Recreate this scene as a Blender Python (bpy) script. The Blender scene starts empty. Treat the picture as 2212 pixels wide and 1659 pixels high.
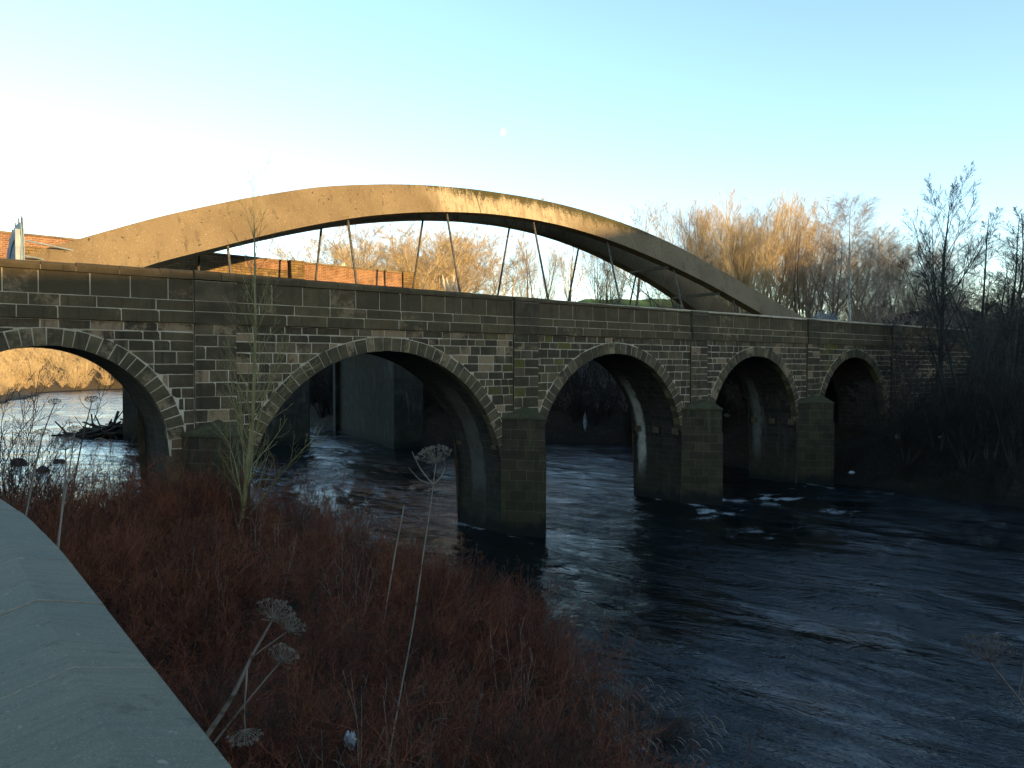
import bpy, math, random
import numpy as np
from mathutils import Vector

# ------------------------------------------------------------------ camera, sky, sun, exposure
sc = bpy.context.scene
COL = sc.collection
EYE = 7.2
cam_d = bpy.data.cameras.new('camera')
cam = bpy.data.objects.new('camera', cam_d)
COL.objects.link(cam)
cam.location = (0, 0, EYE)
cam.rotation_euler = (math.radians(90 - 1.33), 0, 0)
cam_d.sensor_width = 36.0
cam_d.lens = 36.0 * 1650.0 / 2212.0
cam_d.clip_start = 0.05
cam_d.clip_end = 6000.0
sc.camera = cam

SUN_EL = math.radians(8.5)
SUN_H = (0.717, -0.697)                       # horizontal direction towards the sun: low, behind the camera and to its right
world = bpy.data.worlds.new('World')
sc.world = world
world.use_nodes = True
wn = world.node_tree
sky = wn.nodes.new('ShaderNodeTexSky')
sky.sky_type = 'NISHITA'
sky.sun_disc = False
sky.sun_elevation = SUN_EL
sky.sun_rotation = math.atan2(SUN_H[0], SUN_H[1])
sky.altitude = 50
sky.air_density = 1.0
sky.dust_density = 0.35
sky.ozone_density = 1.8
wn.links.new(sky.outputs[0], wn.nodes['Background'].inputs[0])
wn.nodes['Background'].inputs[1].default_value = 0.136
sun_d = bpy.data.lights.new('sun', 'SUN')
sun = bpy.data.objects.new('sun', sun_d)
COL.objects.link(sun)
sun_d.energy = 2.9
sun_d.angle = math.radians(0.5)
sun_d.color = (1.0, 0.69, 0.31)
to_sun = Vector((SUN_H[0] * math.cos(SUN_EL), SUN_H[1] * math.cos(SUN_EL), math.sin(SUN_EL)))
sun.rotation_euler = to_sun.to_track_quat('Z', 'Y').to_euler()
sun.location = (60, -60, 60)
sc.view_settings.view_transform = 'Standard'
sc.view_settings.look = 'None'
sc.view_settings.gamma = 1.0
sc.view_settings.exposure = 2.0

# ------------------------------------------------------------------ frame of the bridge
Y0 = 32.0
TH = math.radians(52.048)
D = np.array([math.sin(TH), math.cos(TH), 0.0])        # along the bridge, to the right and away
N = np.array([math.cos(TH), -math.sin(TH), 0.0])       # out of its face, downstream
P0 = np.array([0, Y0, 0.0])
UP = np.array([0, 0, 1.0])


def W(s, v, z):
    """bridge coordinates: s along, v in front of the face, z up"""
    return P0 + D * s + N * v + UP * z


PITCH = math.radians(-1.33)


def unit(v):
    return v / (np.linalg.norm(v) + 1e-9)


def at(x, y, depth):
    """point at a distance in front of the viewpoint, seen at x, y of a 2212 x 1659 frame"""
    u, v = (x - 1106.0) / 1650.0, -(y - 829.5) / 1650.0
    c, s = math.cos(PITCH), math.sin(PITCH)
    r = np.array([u, c - v * s, s + v * c])
    return np.array([0, 0, EYE]) + r * (depth / r[1])


# ------------------------------------------------------------------ helpers: objects
def tag(o, label=None, cat=None, group=None, kind=None):
    if label: o['label'] = label
    if cat: o['category'] = cat
    if group: o['group'] = group
    if kind: o['kind'] = kind
    return o


def empty(name, loc, label, cat, group=None):
    o = bpy.data.objects.new(name, None)
    COL.objects.link(o)
    o.location = Vector(loc)
    o.empty_display_size = 0.3
    return tag(o, label, cat, group)


def link(name, me, parent=None):
    o = bpy.data.objects.new(name, me)
    COL.objects.link(o)
    if parent is not None:
        o.parent = parent
        base = Vector((0, 0, 0))
        p = parent
        while p is not None:
            base += p.location
            p = p.parent
        o.location = -base if not getattr(me, 'local_', False) else (0, 0, 0)
    return o


class MB:
    """collects faces with uv, material slot and a 'tone' colour per face; builds ONE mesh object"""
    def __init__(self):
        self.v, self.f, self.uv, self.m, self.t = [], [], [], [], []

    def add(self, verts, faces, uv=None, mat=0, tone=(0.5, 0, 0)):
        b = len(self.v)
        self.v.extend([tuple(map(float, p)) for p in verts])
        for i, f in enumerate(faces):
            self.f.append([b + k for k in f])
            self.m.append(mat)
            self.t.append(tone)
            if uv is not None:
                self.uv.extend(uv[i])
            else:
                self.uv.extend([(0.0, 0.0)] * len(f))

    def quad(self, a, b, c, d, uv=None, mat=0, tone=(0.5, 0, 0)):
        self.add([a, b, c, d], [(0, 1, 2, 3)], [uv] if uv else None, mat, tone)

    def box(self, o, ex, ey, ez, mat=0, tone=(0.5, 0, 0), bev=0.0):
        """box from corner o along three vectors; uv in metres"""
        o, ex, ey, ez = map(np.array, (o, ex, ey, ez))
        c = [o, o + ex, o + ex + ey, o + ey, o + ez, o + ex + ez, o + ex + ey + ez, o + ey + ez]
        lx, ly, lz = np.linalg.norm(ex), np.linalg.norm(ey), np.linalg.norm(ez)
        fs = [(0, 3, 2, 1), (4, 5, 6, 7), (0, 1, 5, 4), (1, 2, 6, 5), (2, 3, 7, 6), (3, 0, 4, 7)]
        uv = [[(0, 0), (0, ly), (lx, ly), (lx, 0)], [(0, 0), (lx, 0), (lx, ly), (0, ly)],
              [(0, 0), (lx, 0), (lx, lz), (0, lz)], [(0, 0), (ly, 0), (ly, lz), (0, lz)],
              [(0, 0), (lx, 0), (lx, lz), (0, lz)], [(0, 0), (ly, 0), (ly, lz), (0, lz)]]
        self.add(c, fs, uv, mat, tone)

    def wbox(self, s0, s1, v0, v1, z0, z1, mat=0, tone=(0.5, 0, 0)):
        self.box(W(s0, v1, z0), D * (s1 - s0), N * (v0 - v1), UP * (z1 - z0), mat, tone)

    def prism(self, poly, ext, mat=0, tone=(0.5, 0, 0)):
        """closed polygon (list of points) pushed along a vector"""
        poly = [np.array(p) for p in poly]
        n = len(poly)
        top = [p + np.array(ext) for p in poly]
        fs = [tuple(range(n)), tuple(range(2 * n - 1, n - 1, -1))]
        fs += [(i, i + n, (i + 1) % n + n, (i + 1) % n) for i in range(n)]
        self.add(poly + top, fs, None, mat, tone)

    def build(self, name, mats, parent=None, smooth=False, fix=True):
        me = bpy.data.meshes.new(name)
        me.from_pydata(self.v, [], self.f)
        for m in (mats if isinstance(mats, (list, tuple)) else [mats]):
            me.materials.append(m)
        me.polygons.foreach_set('material_index', self.m)
        uvl = me.uv_layers.new(name='UVMap')
        uvl.data.foreach_set('uv', np.array(self.uv, dtype=np.float32).ravel())
        a = me.attributes.new('tone', 'FLOAT_COLOR', 'FACE')
        t = np.ones((len(self.t), 4), dtype=np.float32)
        t[:, :3] = self.t
        a.data.foreach_set('color', t.ravel())
        if smooth:
            me.polygons.foreach_set('use_smooth', [True] * len(me.polygons))
        me.update()
        return link(name, me, parent)


def np_mesh(name, V, Q, mat, T=None, tone=None, smooth=True):
    """mesh from vertex array V, quads Q (m,4) and triangles T (k,3)"""
    me = bpy.data.meshes.new(name)
    V = np.asarray(V, dtype=np.float32)
    nq = len(Q)
    nt = 0 if T is None else len(T)
    me.vertices.add(len(V))
    me.vertices.foreach_set('co', V.ravel())
    loops = np.concatenate([np.asarray(Q, dtype=np.int32).ravel()] + ([np.asarray(T, dtype=np.int32).ravel()] if nt else []))
    me.loops.add(len(loops))
    me.loops.foreach_set('vertex_index', loops)
    me.polygons.add(nq + nt)
    starts = np.concatenate([np.arange(nq) * 4, nq * 4 + np.arange(nt) * 3]).astype(np.int32)
    me.polygons.foreach_set('loop_start', starts)
    if smooth:
        me.polygons.foreach_set('use_smooth', np.ones(nq + nt, dtype=bool))
    if tone is not None:
        a = me.attributes.new('tone', 'FLOAT_COLOR', 'POINT')
        t = np.ones((len(V), 4), dtype=np.float32)
        t[:, :3] = tone
        a.data.foreach_set('color', t.ravel())
    me.update(calc_edges=True)
    me.validate()
    if mat is not None:
        me.materials.append(mat)
    return me


def tubes(chains, k=3):
    """chains: list of (points (n,3), radii (n)); returns V, Q of k-sided tubes"""
    groups = {}
    for p, r in chains:
        groups.setdefault(len(p), []).append((p, r))
    Vs, Qs, off = [], [], 0
    ang = np.arange(k) * 2 * math.pi / k
    for n, L in groups.items():
        P = np.array([a for a, _ in L], dtype=float)
        R = np.array([b for _, b in L], dtype=float)
        M = len(L)
        t = np.gradient(P, axis=1)
        t /= np.linalg.norm(t, axis=2, keepdims=True) + 1e-9
        ref = np.where(np.abs(t[:, :1, 2:3]) > 0.85, np.array([1.0, 0, 0]), np.array([0, 0, 1.0]))
        a = np.cross(t, np.broadcast_to(ref, t.shape))
        a /= np.linalg.norm(a, axis=2, keepdims=True) + 1e-9
        b = np.cross(t, a)
        ring = P[:, :, None, :] + R[:, :, None, None] * (np.cos(ang)[None, None, :, None] * a[:, :, None, :] + np.sin(ang)[None, None, :, None] * b[:, :, None, :])
        Vs.append(ring.reshape(-1, 3))
        i = np.arange(n - 1)[:, None] * k
        j = np.arange(k)[None, :]
        q = np.stack([i + j, i + (j + 1) % k, i + k + (j + 1) % k, i + k + j], -1).reshape(-1, 4)
        Qs.append((q[None] + (np.arange(M) * n * k)[:, None, None] + off).reshape(-1, 4))
        off += M * n * k
    return np.concatenate(Vs), np.concatenate(Qs)


def scatter(templates, places):
    """join many turned and scaled copies of template tube sets: places = (index, xyz, angle, scale, zscale)"""
    Vs, Qs, off = [], [], 0
    for i, p, a, sx, sz in places:
        V, Q = templates[i]
        c, s = math.cos(a), math.sin(a)
        X = np.empty_like(V)
        X[:, 0] = (V[:, 0] * c - V[:, 1] * s) * sx + p[0]
        X[:, 1] = (V[:, 0] * s + V[:, 1] * c) * sx + p[1]
        X[:, 2] = V[:, 2] * sz + p[2]
        Vs.append(X)
        Qs.append(Q + off)
        off += len(V)
    return np.concatenate(Vs), np.concatenate(Qs)


# ------------------------------------------------------------------ helpers: noise on arrays
def _hash(ix, iy, seed):
    h = (ix.astype(np.int64) * 374761393 + iy.astype(np.int64) * 668265263 + seed * 2147483647) & 0xFFFFFFFF
    h = ((h ^ (h >> 13)) * 1274126177) & 0xFFFFFFFF
    return ((h ^ (h >> 16)) & 0xFFFF) / 65535.0


def vnoise(x, y, seed=0):
    ix, iy = np.floor(x), np.floor(y)
    fx, fy = x - ix, y - iy
    fx, fy = fx * fx * (3 - 2 * fx), fy * fy * (3 - 2 * fy)
    a, b = _hash(ix, iy, seed), _hash(ix + 1, iy, seed)
    c, d = _hash(ix, iy + 1, seed), _hash(ix + 1, iy + 1, seed)
    return (a * (1 - fx) + b * fx) * (1 - fy) + (c * (1 - fx) + d * fx) * fy - 0.5


def fbm(x, y, seed=0, octv=4):
    r, a, f = 0, 1.0, 1.0
    for o in range(octv):
        r = r + a * vnoise(x * f + 17.3 * o, y * f - 9.1 * o, seed + o)
        a *= 0.5
        f *= 2.03
    return r


def smooth(x, a, b):
    t = np.clip((x - a) / (b - a), 0, 1)
    return t * t * (3 - 2 * t)


# ------------------------------------------------------------------ helpers: materials
class NT:
    def __init__(self, name):
        self.mat = bpy.data.materials.new(name)
        self.mat.use_nodes = True
        self.t = self.mat.node_tree
        self.b = self.t.nodes['Principled BSDF']

    def put(self, sock, val):
        if isinstance(val, bpy.types.NodeSocket):
            self.t.links.new(val, sock)
        elif isinstance(val, (tuple, list)) and len(val) == 3 and sock.type == 'RGBA':
            sock.default_value = (*val, 1)
        else:
            sock.default_value = val

    def n(self, typ, out=0, props=None, **ins):
        nd = self.t.nodes.new('ShaderNode' + typ)
        for k, v in (props or {}).items():
            setattr(nd, k, v)
        for k, v in ins.items():
            k = int(k[1:]) if k[0] == '_' and k[1:].isdigit() else k.replace('_', ' ')
            self.put(nd.inputs[k], v)
        return nd.outputs[out]

    def mix(self, f, a, b, mode='MIX'):
        nd = self.t.nodes.new('ShaderNodeMix')
        nd.data_type = 'RGBA'
        nd.blend_type = mode
        nd.clamp_factor = True
        self.put(nd.inputs[0], f)
        self.put(nd.inputs[6], a)
        self.put(nd.inputs[7], b)
        return nd.outputs[2]

    def math(self, op, a, b=0.0, clamp=False):
        nd = self.t.nodes.new('ShaderNodeMath')
        nd.operation = op
        nd.use_clamp = clamp
        self.put(nd.inputs[0], a)
        self.put(nd.inputs[1], b)
        return nd.outputs[0]

    def ramp(self, f, lo, hi):
        nd = self.t.nodes.new('ShaderNodeMapRange')
        nd.clamp = True
        nd.interpolation_type = 'SMOOTHSTEP'
        self.put(nd.inputs[0], f)
        nd.inputs[1].default_value = lo
        nd.inputs[2].default_value = hi
        return nd.outputs[0]

    def obj(self):
        return self.n('TexCoord', 3)

    def uv(self):
        return self.n('TexCoord', 2)

    def geo(self):
        return self.n('NewGeometry', 0)

    def mapping(self, vec, scale=(1, 1, 1), rot=(0, 0, 0), loc=(0, 0, 0)):
        return self.n('Mapping', Vector=vec, Scale=scale, Rotation=rot, Location=loc)

    def noise(self, vec, scale, detail=4.0, rough=0.55, dist=0.0):
        return self.n('TexNoise', 0, Vector=vec, Scale=scale, Detail=detail, Roughness=rough, Distortion=dist)

    def attr(self):
        nd = self.t.nodes.new('ShaderNodeAttribute')
        nd.attribute_name = 'tone'
        s = self.n('SeparateColor', 0, Color=nd.outputs[0])
        nd2 = s.node
        return nd2.outputs[0], nd2.outputs[1], nd2.outputs[2]

    def sep(self, vec):
        nd = self.t.nodes.new('ShaderNodeSeparateXYZ')
        self.put(nd.inputs[0], vec)
        return nd.outputs

    def bump(self, h, strength, dist):
        return self.n('Bump', Height=h, Strength=strength, Distance=dist)

    def done(self, col, rough=0.9, normal=None, spec=0.3, gain=1.0):
        if gain != 1.0:
            col = self.mix(1.0, col, gain if isinstance(gain, tuple) else (gain, gain, gain), 'MULTIPLY')
        self.put(self.b.inputs['Base Color'], col)
        self.put(self.b.inputs['Roughness'], rough)
        self.b.inputs['Specular IOR Level'].default_value = spec
        if normal is not None:
            self.put(self.b.inputs['Normal'], normal)
        return self.mat


STONE_ROT = (0, 0, -(math.pi / 2 - TH))        # turns world axes so that x runs along the bridge


def stone_material(name, dark=(0.031, 0.0255, 0.0165), mid=(0.090, 0.073, 0.047), brown=(0.135, 0.092, 0.058), patch=1.0, coord='geo'):
    m = NT(name)
    g = m.mapping(m.geo(), rot=STONE_ROT)
    r, b, mo = m.attr()
    n1 = m.noise(g, 2.2, 5, 0.6)
    n2 = m.noise(g, 9.0, 4, 0.6)
    st = m.noise(m.mapping(g, scale=(5, 5, 0.45)), 1.0, 3, 0.6)
    f = m.math('ADD', m.math('ADD', 0.12, m.math('MULTIPLY', r, 0.50)), m.math('MULTIPLY', m.math('SUBTRACT', n1, 0.5), 1.2))
    c = m.mix(m.ramp(f, 0.05, 0.95), dark, mid)
    pt = m.ramp(m.math('ADD', m.math('ADD', n1, m.math('MULTIPLY', n2, 0.45)), m.math('MULTIPLY', b, 0.62)), 1.02, 1.22)
    c = m.mix(m.math('MULTIPLY', pt, patch), c, m.mix(n2, brown, (0.17, 0.135, 0.095)))
    mm = m.ramp(m.math('ADD', m.math('MULTIPLY', mo, 0.75), m.math('MULTIPLY', n2, 0.55)), 0.62, 0.95)
    c = m.mix(mm, c, m.mix(n1, (0.050, 0.052, 0.010), (0.085, 0.075, 0.014)))
    c = m.mix(m.ramp(st, 0.54, 0.76), c, m.mix(0.6, c, (0.012, 0.011, 0.009)))
    sp = m.ramp(m.noise(g, 26.0, 2, 0.5), 0.70, 0.76)
    c = m.mix(m.math('MULTIPLY', sp, m.ramp(n1, 0.45, 0.6)), c, (0.20, 0.19, 0.16))
    h = m.math('ADD', m.noise(g, 14.0, 6, 0.65), m.math('MULTIPLY', n1, 0.6))
    return m.done(c, 0.92, m.bump(h, 0.7, 0.03), 0.25, (1.48, 1.30, 1.02))


def mortar_material():
    m = NT('lime mortar')
    g = m.mapping(m.geo(), rot=STONE_ROT)
    n1 = m.noise(g, 1.3, 4, 0.6)
    n2 = m.noise(g, 18, 3, 0.6)
    c = m.mix(m.ramp(n1, 0.3, 0.7), (0.34, 0.27, 0.165), (0.50, 0.42, 0.29))
    c = m.mix(m.ramp(n2, 0.6, 0.8), c, (0.14, 0.115, 0.08))
    return m.done(c, 0.95, m.bump(n2, 0.4, 0.02))


def courses_material(name, bw, bh, mort, c1, c2, cm, bias=0.0, stain=None, bumpd=0.02, wet=0.0, streak=None):
    """coursed masonry on uv in metres"""
    m = NT(name)
    u = m.uv()
    g = m.geo()
    wob = m.n('VectorMath', 0, props={'operation': 'ADD'}, _0=u, _1=m.n('VectorMath', 0, props={'operation': 'SCALE'}, _0=m.n('TexNoise', 1, Vector=g, Scale=1.7, Detail=2.0), Scale=0.05))
    br = m.t.nodes.new('ShaderNodeTexBrick')
    br.offset = 0.43
    m.put(br.inputs['Vector'], wob)
    m.put(br.inputs['Color1'], c1)
    m.put(br.inputs['Color2'], c2)
    m.put(br.inputs['Mortar'], cm)
    br.inputs['Scale'].default_value = 1.0
    br.inputs['Mortar Size'].default_value = mort
    br.inputs['Mortar Smooth'].default_value = 0.2
    br.inputs['Bias'].default_value = bias
    br.inputs['Brick Width'].default_value = bw
    br.inputs['Row Height'].default_value = bh
    n1 = m.noise(g, 1.6, 5, 0.6)
    n2 = m.noise(g, 11, 4, 0.6)
    c = m.mix(m.ramp(n1, 0.40, 0.68), br.outputs[0], m.mix(0.55, br.outputs[0], (c1[0] * 0.4, c1[1] * 0.4, c1[2] * 0.4)))
    c = m.mix(m.ramp(n2, 0.55, 0.75), c, m.mix(0.4, c, (c2[0] * 1.7, c2[1] * 1.65, c2[2] * 1.6)))
    if stain:
        c = m.mix(m.ramp(m.noise(m.mapping(g, scale=(3, 3, 0.35)), 1.0, 4, 0.6), 0.55, 0.72), c, stain)
    if streak:
        # pale lime run-off: a band of uv x (depth under the arch) on the side where uv y is large
        u0, u1, col = streak
        s = m.sep(u)
        wv = m.math('ADD', s[0], m.math('MULTIPLY', m.math('SUBTRACT', n1, 0.5), 0.5))
        f = m.math('MULTIPLY', m.ramp(wv, u0 - 0.12, u0 + 0.1), m.math('SUBTRACT', 1.0, m.ramp(wv, u1 - 0.1, u1 + 0.15)))
        f = m.math('MULTIPLY', f, m.math('MULTIPLY', m.ramp(s[1], 2.0, 3.4), m.math('SUBTRACT', 1.0, m.ramp(s[1], 6.5, 8.6))))
        f = m.math('MULTIPLY', f, m.math('ADD', 0.55, m.math('MULTIPLY', 0.45, m.ramp(n1, 0.35, 0.6))))
        c = m.mix(f, c, col)
    if wet:
        z = m.sep(g)[2]
        zz = m.math('ADD', z, m.math('MULTIPLY', m.math('SUBTRACT', n1, 0.5), 1.6))
        c = m.mix(m.math('MULTIPLY', m.math('SUBTRACT', 1.0, m.ramp(zz, 1.6, 3.2)), m.math('MULTIPLY', 0.55, m.ramp(n2, 0.35, 0.6))), c, (0.024, 0.024, 0.009))
        c = m.mix(m.math('SUBTRACT', 1.0, m.ramp(zz, 0.45, wet)), c, (0.006, 0.007, 0.005))
    h = m.math('ADD', m.math('MULTIPLY', m.math('SUBTRACT', 1.0, br.outputs[1]), 0.8), m.math('MULTIPLY', m.noise(g, 14, 5, 0.65), 0.6))
    return m.done(c, 0.9, m.bump(h, 0.6, bumpd), 0.3, (1.28, 1.17, 1.0))


def bark_material(name, a, b, marks=None, spec=0.25):
    m = NT(name)
    g = m.geo()
    n1 = m.noise(g, 1.1, 3, 0.6)
    n2 = m.noise(m.mapping(g, scale=(9, 9, 2.2)), 1.0, 3, 0.6)
    c = m.mix(m.ramp(n1, 0.3, 0.7), a, b)
    if marks:
        c = m.mix(m.ramp(m.noise(m.mapping(g, scale=(3, 3, 9)), 1.0, 2, 0.5), 0.58, 0.66), c, marks)
    return m.done(c, 0.75, m.bump(n2, 0.3, 0.01), spec, 1.15)


def plain_noise(name, a, b, scale=6.0, rough=0.85, bd=0.01, spec=0.3):
    m = NT(name)
    g = m.geo()
    n1 = m.noise(g, scale, 5, 0.6)
    return m.done(m.mix(m.ramp(n1, 0.3, 0.7), a, b), rough, m.bump(n1, 0.4, bd), spec)

# ------------------------------------------------------------------ materials
M_STONE = stone_material('sooty sandstone')
M_PARAPET = stone_material('dark parapet stone', (0.042, 0.0345, 0.0195), (0.084, 0.067, 0.039), (0.12, 0.083, 0.049), 0.8)
M_RING = stone_material('arch ring stone', (0.033, 0.029, 0.0185), (0.090, 0.077, 0.048), (0.155, 0.122, 0.08), 0.8)
M_MORTAR = mortar_material()
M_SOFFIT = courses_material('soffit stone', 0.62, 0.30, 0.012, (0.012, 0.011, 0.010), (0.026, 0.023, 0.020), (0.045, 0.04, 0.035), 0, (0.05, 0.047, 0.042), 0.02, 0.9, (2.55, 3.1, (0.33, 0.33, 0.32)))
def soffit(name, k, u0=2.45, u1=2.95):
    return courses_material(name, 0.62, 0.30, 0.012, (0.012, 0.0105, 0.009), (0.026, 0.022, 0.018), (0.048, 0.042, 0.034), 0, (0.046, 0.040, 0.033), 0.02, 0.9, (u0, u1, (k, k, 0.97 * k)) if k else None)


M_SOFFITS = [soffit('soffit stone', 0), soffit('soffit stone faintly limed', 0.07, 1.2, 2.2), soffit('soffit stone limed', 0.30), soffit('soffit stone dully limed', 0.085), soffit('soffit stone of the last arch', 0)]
M_PIER = courses_material('river pier stone', 0.72, 0.42, 0.014, (0.026, 0.0215, 0.013), (0.048, 0.040, 0.023), (0.075, 0.064, 0.042), 0.0, (0.045, 0.050, 0.020), 0.02, 1.1)
M_CAP = stone_material('mossy cap stone', (0.02, 0.022, 0.015), (0.05, 0.05, 0.03), (0.08, 0.08, 0.04), 0.5)
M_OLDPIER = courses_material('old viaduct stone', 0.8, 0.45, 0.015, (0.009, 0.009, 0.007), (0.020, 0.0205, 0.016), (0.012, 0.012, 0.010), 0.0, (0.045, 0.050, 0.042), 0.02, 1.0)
M_BRICK = courses_material('red brick', 0.23, 0.078, 0.012, (0.120, 0.052, 0.030), (0.18, 0.088, 0.052), (0.24, 0.19, 0.13), 0.0, None, 0.01)
M_YSTONE = courses_material('yellow walling stone', 0.42, 0.115, 0.014, (0.085, 0.058, 0.026), (0.165, 0.115, 0.052), (0.045, 0.032, 0.018), 0.0, None, 0.015)
M_COPE = stone_material('wall coping stone', (0.07, 0.06, 0.045), (0.15, 0.12, 0.085), (0.2, 0.17, 0.12), 0.5)


def concrete_material():
    m = NT('weathered concrete')
    g = m.mapping(m.geo(), rot=STONE_ROT)
    u = m.sep(m.uv())                       # x = distance along the rib, y = height within the rib 0..1
    n1 = m.noise(g, 0.55, 5, 0.6)
    n2 = m.noise(g, 30.0, 3, 0.7)
    st = m.noise(m.mapping(g, scale=(3.2, 3.2, 0.35)), 1.0, 4, 0.65)
    c = m.mix(m.ramp(n1, 0.3, 0.7), (0.122, 0.086, 0.044), (0.172, 0.125, 0.066))
    # paler length of the rib near the crown
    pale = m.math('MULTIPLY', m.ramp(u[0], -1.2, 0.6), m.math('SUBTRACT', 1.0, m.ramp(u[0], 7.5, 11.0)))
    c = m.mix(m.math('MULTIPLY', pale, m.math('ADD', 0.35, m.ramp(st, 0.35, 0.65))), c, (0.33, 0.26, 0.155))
    c = m.mix(m.ramp(st, 0.56, 0.72), c, m.mix(0.6, c, (0.055, 0.040, 0.022)))
    c = m.mix(m.ramp(n2, 0.50, 0.70), c, m.mix(0.45, c, (0.05, 0.04, 0.025)))
    c = m.mix(m.ramp(m.noise(g, 4.0, 6, 0.7), 0.55, 0.75), c, m.mix(0.35, c, (0.06, 0.045, 0.025)))
    c = m.mix(m.ramp(m.noise(g, 42, 2, 0.5), 0.69, 0.74), c, (0.6, 0.55, 0.45))
    seam = m.math('LESS_THAN', m.math('ABSOLUTE', m.math('SUBTRACT', m.math('ADD', u[0], m.math('MULTIPLY', n2, 0.05)), 2.4)), 0.035)
    c = m.mix(m.math('MULTIPLY', seam, 0.75), c, (0.05, 0.038, 0.02))
    c = m.mix(m.ramp(m.noise(g, 7.0, 1, 0.4), 0.72, 0.76), c, (0.045, 0.035, 0.02))
    # black moss along the upper edge, in drips, mostly on the right-hand half
    side = m.math('ADD', m.math('MULTIPLY', m.math('MULTIPLY', m.ramp(u[0], -6.0, 3.0), m.math('SUBTRACT', 1.0, m.ramp(u[0], 13.0, 18.0))), 0.55), -0.11)
    dr = m.math('ADD', m.math('MULTIPLY', m.noise(m.mapping(g, scale=(4.2, 4.2, 0.7)), 1.0, 6, 0.8), 0.62), m.math('MULTIPLY', m.noise(g, 0.9, 4, 0.6), 0.38))
    mz = m.math('ADD', m.math('ADD', m.math('MULTIPLY', u[1], 0.62), side), m.math('MULTIPLY', m.math('SUBTRACT', dr, 0.5), 1.25))
    c = m.mix(m.ramp(m.math('ADD', mz, m.math('MULTIPLY', m.math('SUBTRACT', n2, 0.5), 0.9)), 0.76, 0.95), c, m.mix(n1, (0.022, 0.020, 0.008), (0.060, 0.050, 0.014)))
    h = m.math('ADD', m.math('MULTIPLY', n2, 0.5), st)
    return m.done(c, 0.9, m.bump(h, 0.35, 0.02), 0.25)


M_CONC = concrete_material()
M_PAINT = plain_noise('flaking dark paint', (0.022, 0.018, 0.014), (0.10, 0.085, 0.06), 9.0, 0.6)
M_STEEL = plain_noise('galvanised steel', (0.12, 0.145, 0.155), (0.20, 0.23, 0.24), 3.0, 0.55, 0.003, 0.5)
M_SHEET = plain_noise('grey blue sheet', (0.10, 0.16, 0.19), (0.14, 0.21, 0.24), 2.0, 0.5, 0.003, 0.5)


def ground_material():
    m = NT('winter bank')
    g = m.geo()
    n1 = m.noise(g, 0.25, 5, 0.6)
    n2 = m.noise(g, 3.0, 6, 0.65)
    c = m.mix(m.ramp(n1, 0.35, 0.65), (0.010, 0.008, 0.005), (0.020, 0.014, 0.008))
    c = m.mix(m.ramp(n2, 0.45, 0.7), c, (0.028, 0.020, 0.010))
    c = m.mix(m.math('MULTIPLY', m.ramp(n2, 0.56, 0.68), m.ramp(n1, 0.45, 0.6)), c, (0.030, 0.040, 0.010))
    p = m.sep(g)
    field = m.math('MULTIPLY', m.ramp(p[1], 112.0, 118.0), m.math('MULTIPLY', m.ramp(p[0], 2.0, 8.0), m.math('SUBTRACT', 1.0, m.ramp(p[0], 30.0, 36.0))))
    c = m.mix(field, c, m.mix(n2, (0.055, 0.10, 0.014), (0.10, 0.15, 0.022)))
    far = m.math('SUBTRACT', 1.0, m.ramp(p[0], -80.0, -62.0))
    c = m.mix(m.math('MULTIPLY', far, m.ramp(n2, 0.3, 0.6)), c, (0.10, 0.066, 0.024))
    z = p[2]
    wet = m.math('SUBTRACT', 1.0, m.ramp(m.math('ADD', z, m.math('MULTIPLY', n2, 0.4)), 0.45, 0.9))
    c = m.mix(wet, c, (0.010, 0.009, 0.006))
    return m.done(c, 0.95, m.bump(n2, 0.8, 0.08), 0.2)


def water_material():
    m = NT('river water')
    g = m.geo()
    flow = m.mapping(g, rot=(0, 0, math.radians(40)))
    fl = m.mapping(flow, scale=(0.42, 1.15, 1.0))
    n1 = m.noise(fl, 1.15, 5, 0.62, 0.8)
    n2 = m.noise(fl, 5.5, 4, 0.6, 0.5)
    big = m.noise(m.mapping(flow, scale=(0.5, 1, 1)), 0.22, 3, 0.5, 0.6)
    big2 = m.ramp(big, 0.36, 0.66)
    h = m.math('ADD', m.math('MULTIPLY', n1, m.math('ADD', 0.35, big2)), m.math('MULTIPLY', n2, m.math('ADD', 0.06, m.math('MULTIPLY', big2, 0.16))))
    c = m.mix(m.ramp(big, 0.35, 0.65), (0.0020, 0.0038, 0.0042), (0.0035, 0.0072, 0.0084))
    r, gq, bq = m.attr()
    ft = m.noise(m.mapping(flow, scale=(1.0, 2.0, 1)), 5.5, 8, 0.78, 1.0)
    f = m.ramp(m.math('ADD', m.math('MULTIPLY', r, 0.55), m.math('MULTIPLY', ft, 0.95)), 0.66, 0.94)
    f = m.math('MULTIPLY', f, m.ramp(m.noise(m.mapping(flow, scale=(1, 1.6, 1)), 17.0, 4, 0.7), 0.36, 0.58))
    c = m.mix(f, c, (0.38, 0.42, 0.43))
    rough = m.math('ADD', 0.06, m.math('MULTIPLY', f, 0.6))
    m.b.inputs['IOR'].default_value = 1.33
    return m.done(c, rough, m.bump(h, 1.0, 0.20), 0.5)


M_GROUND = ground_material()
M_WATER = water_material()

# ------------------------------------------------------------------ ground and river
def wxy(s, v):
    p = W(s, v, 0)
    return (p[0], p[1])


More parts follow.
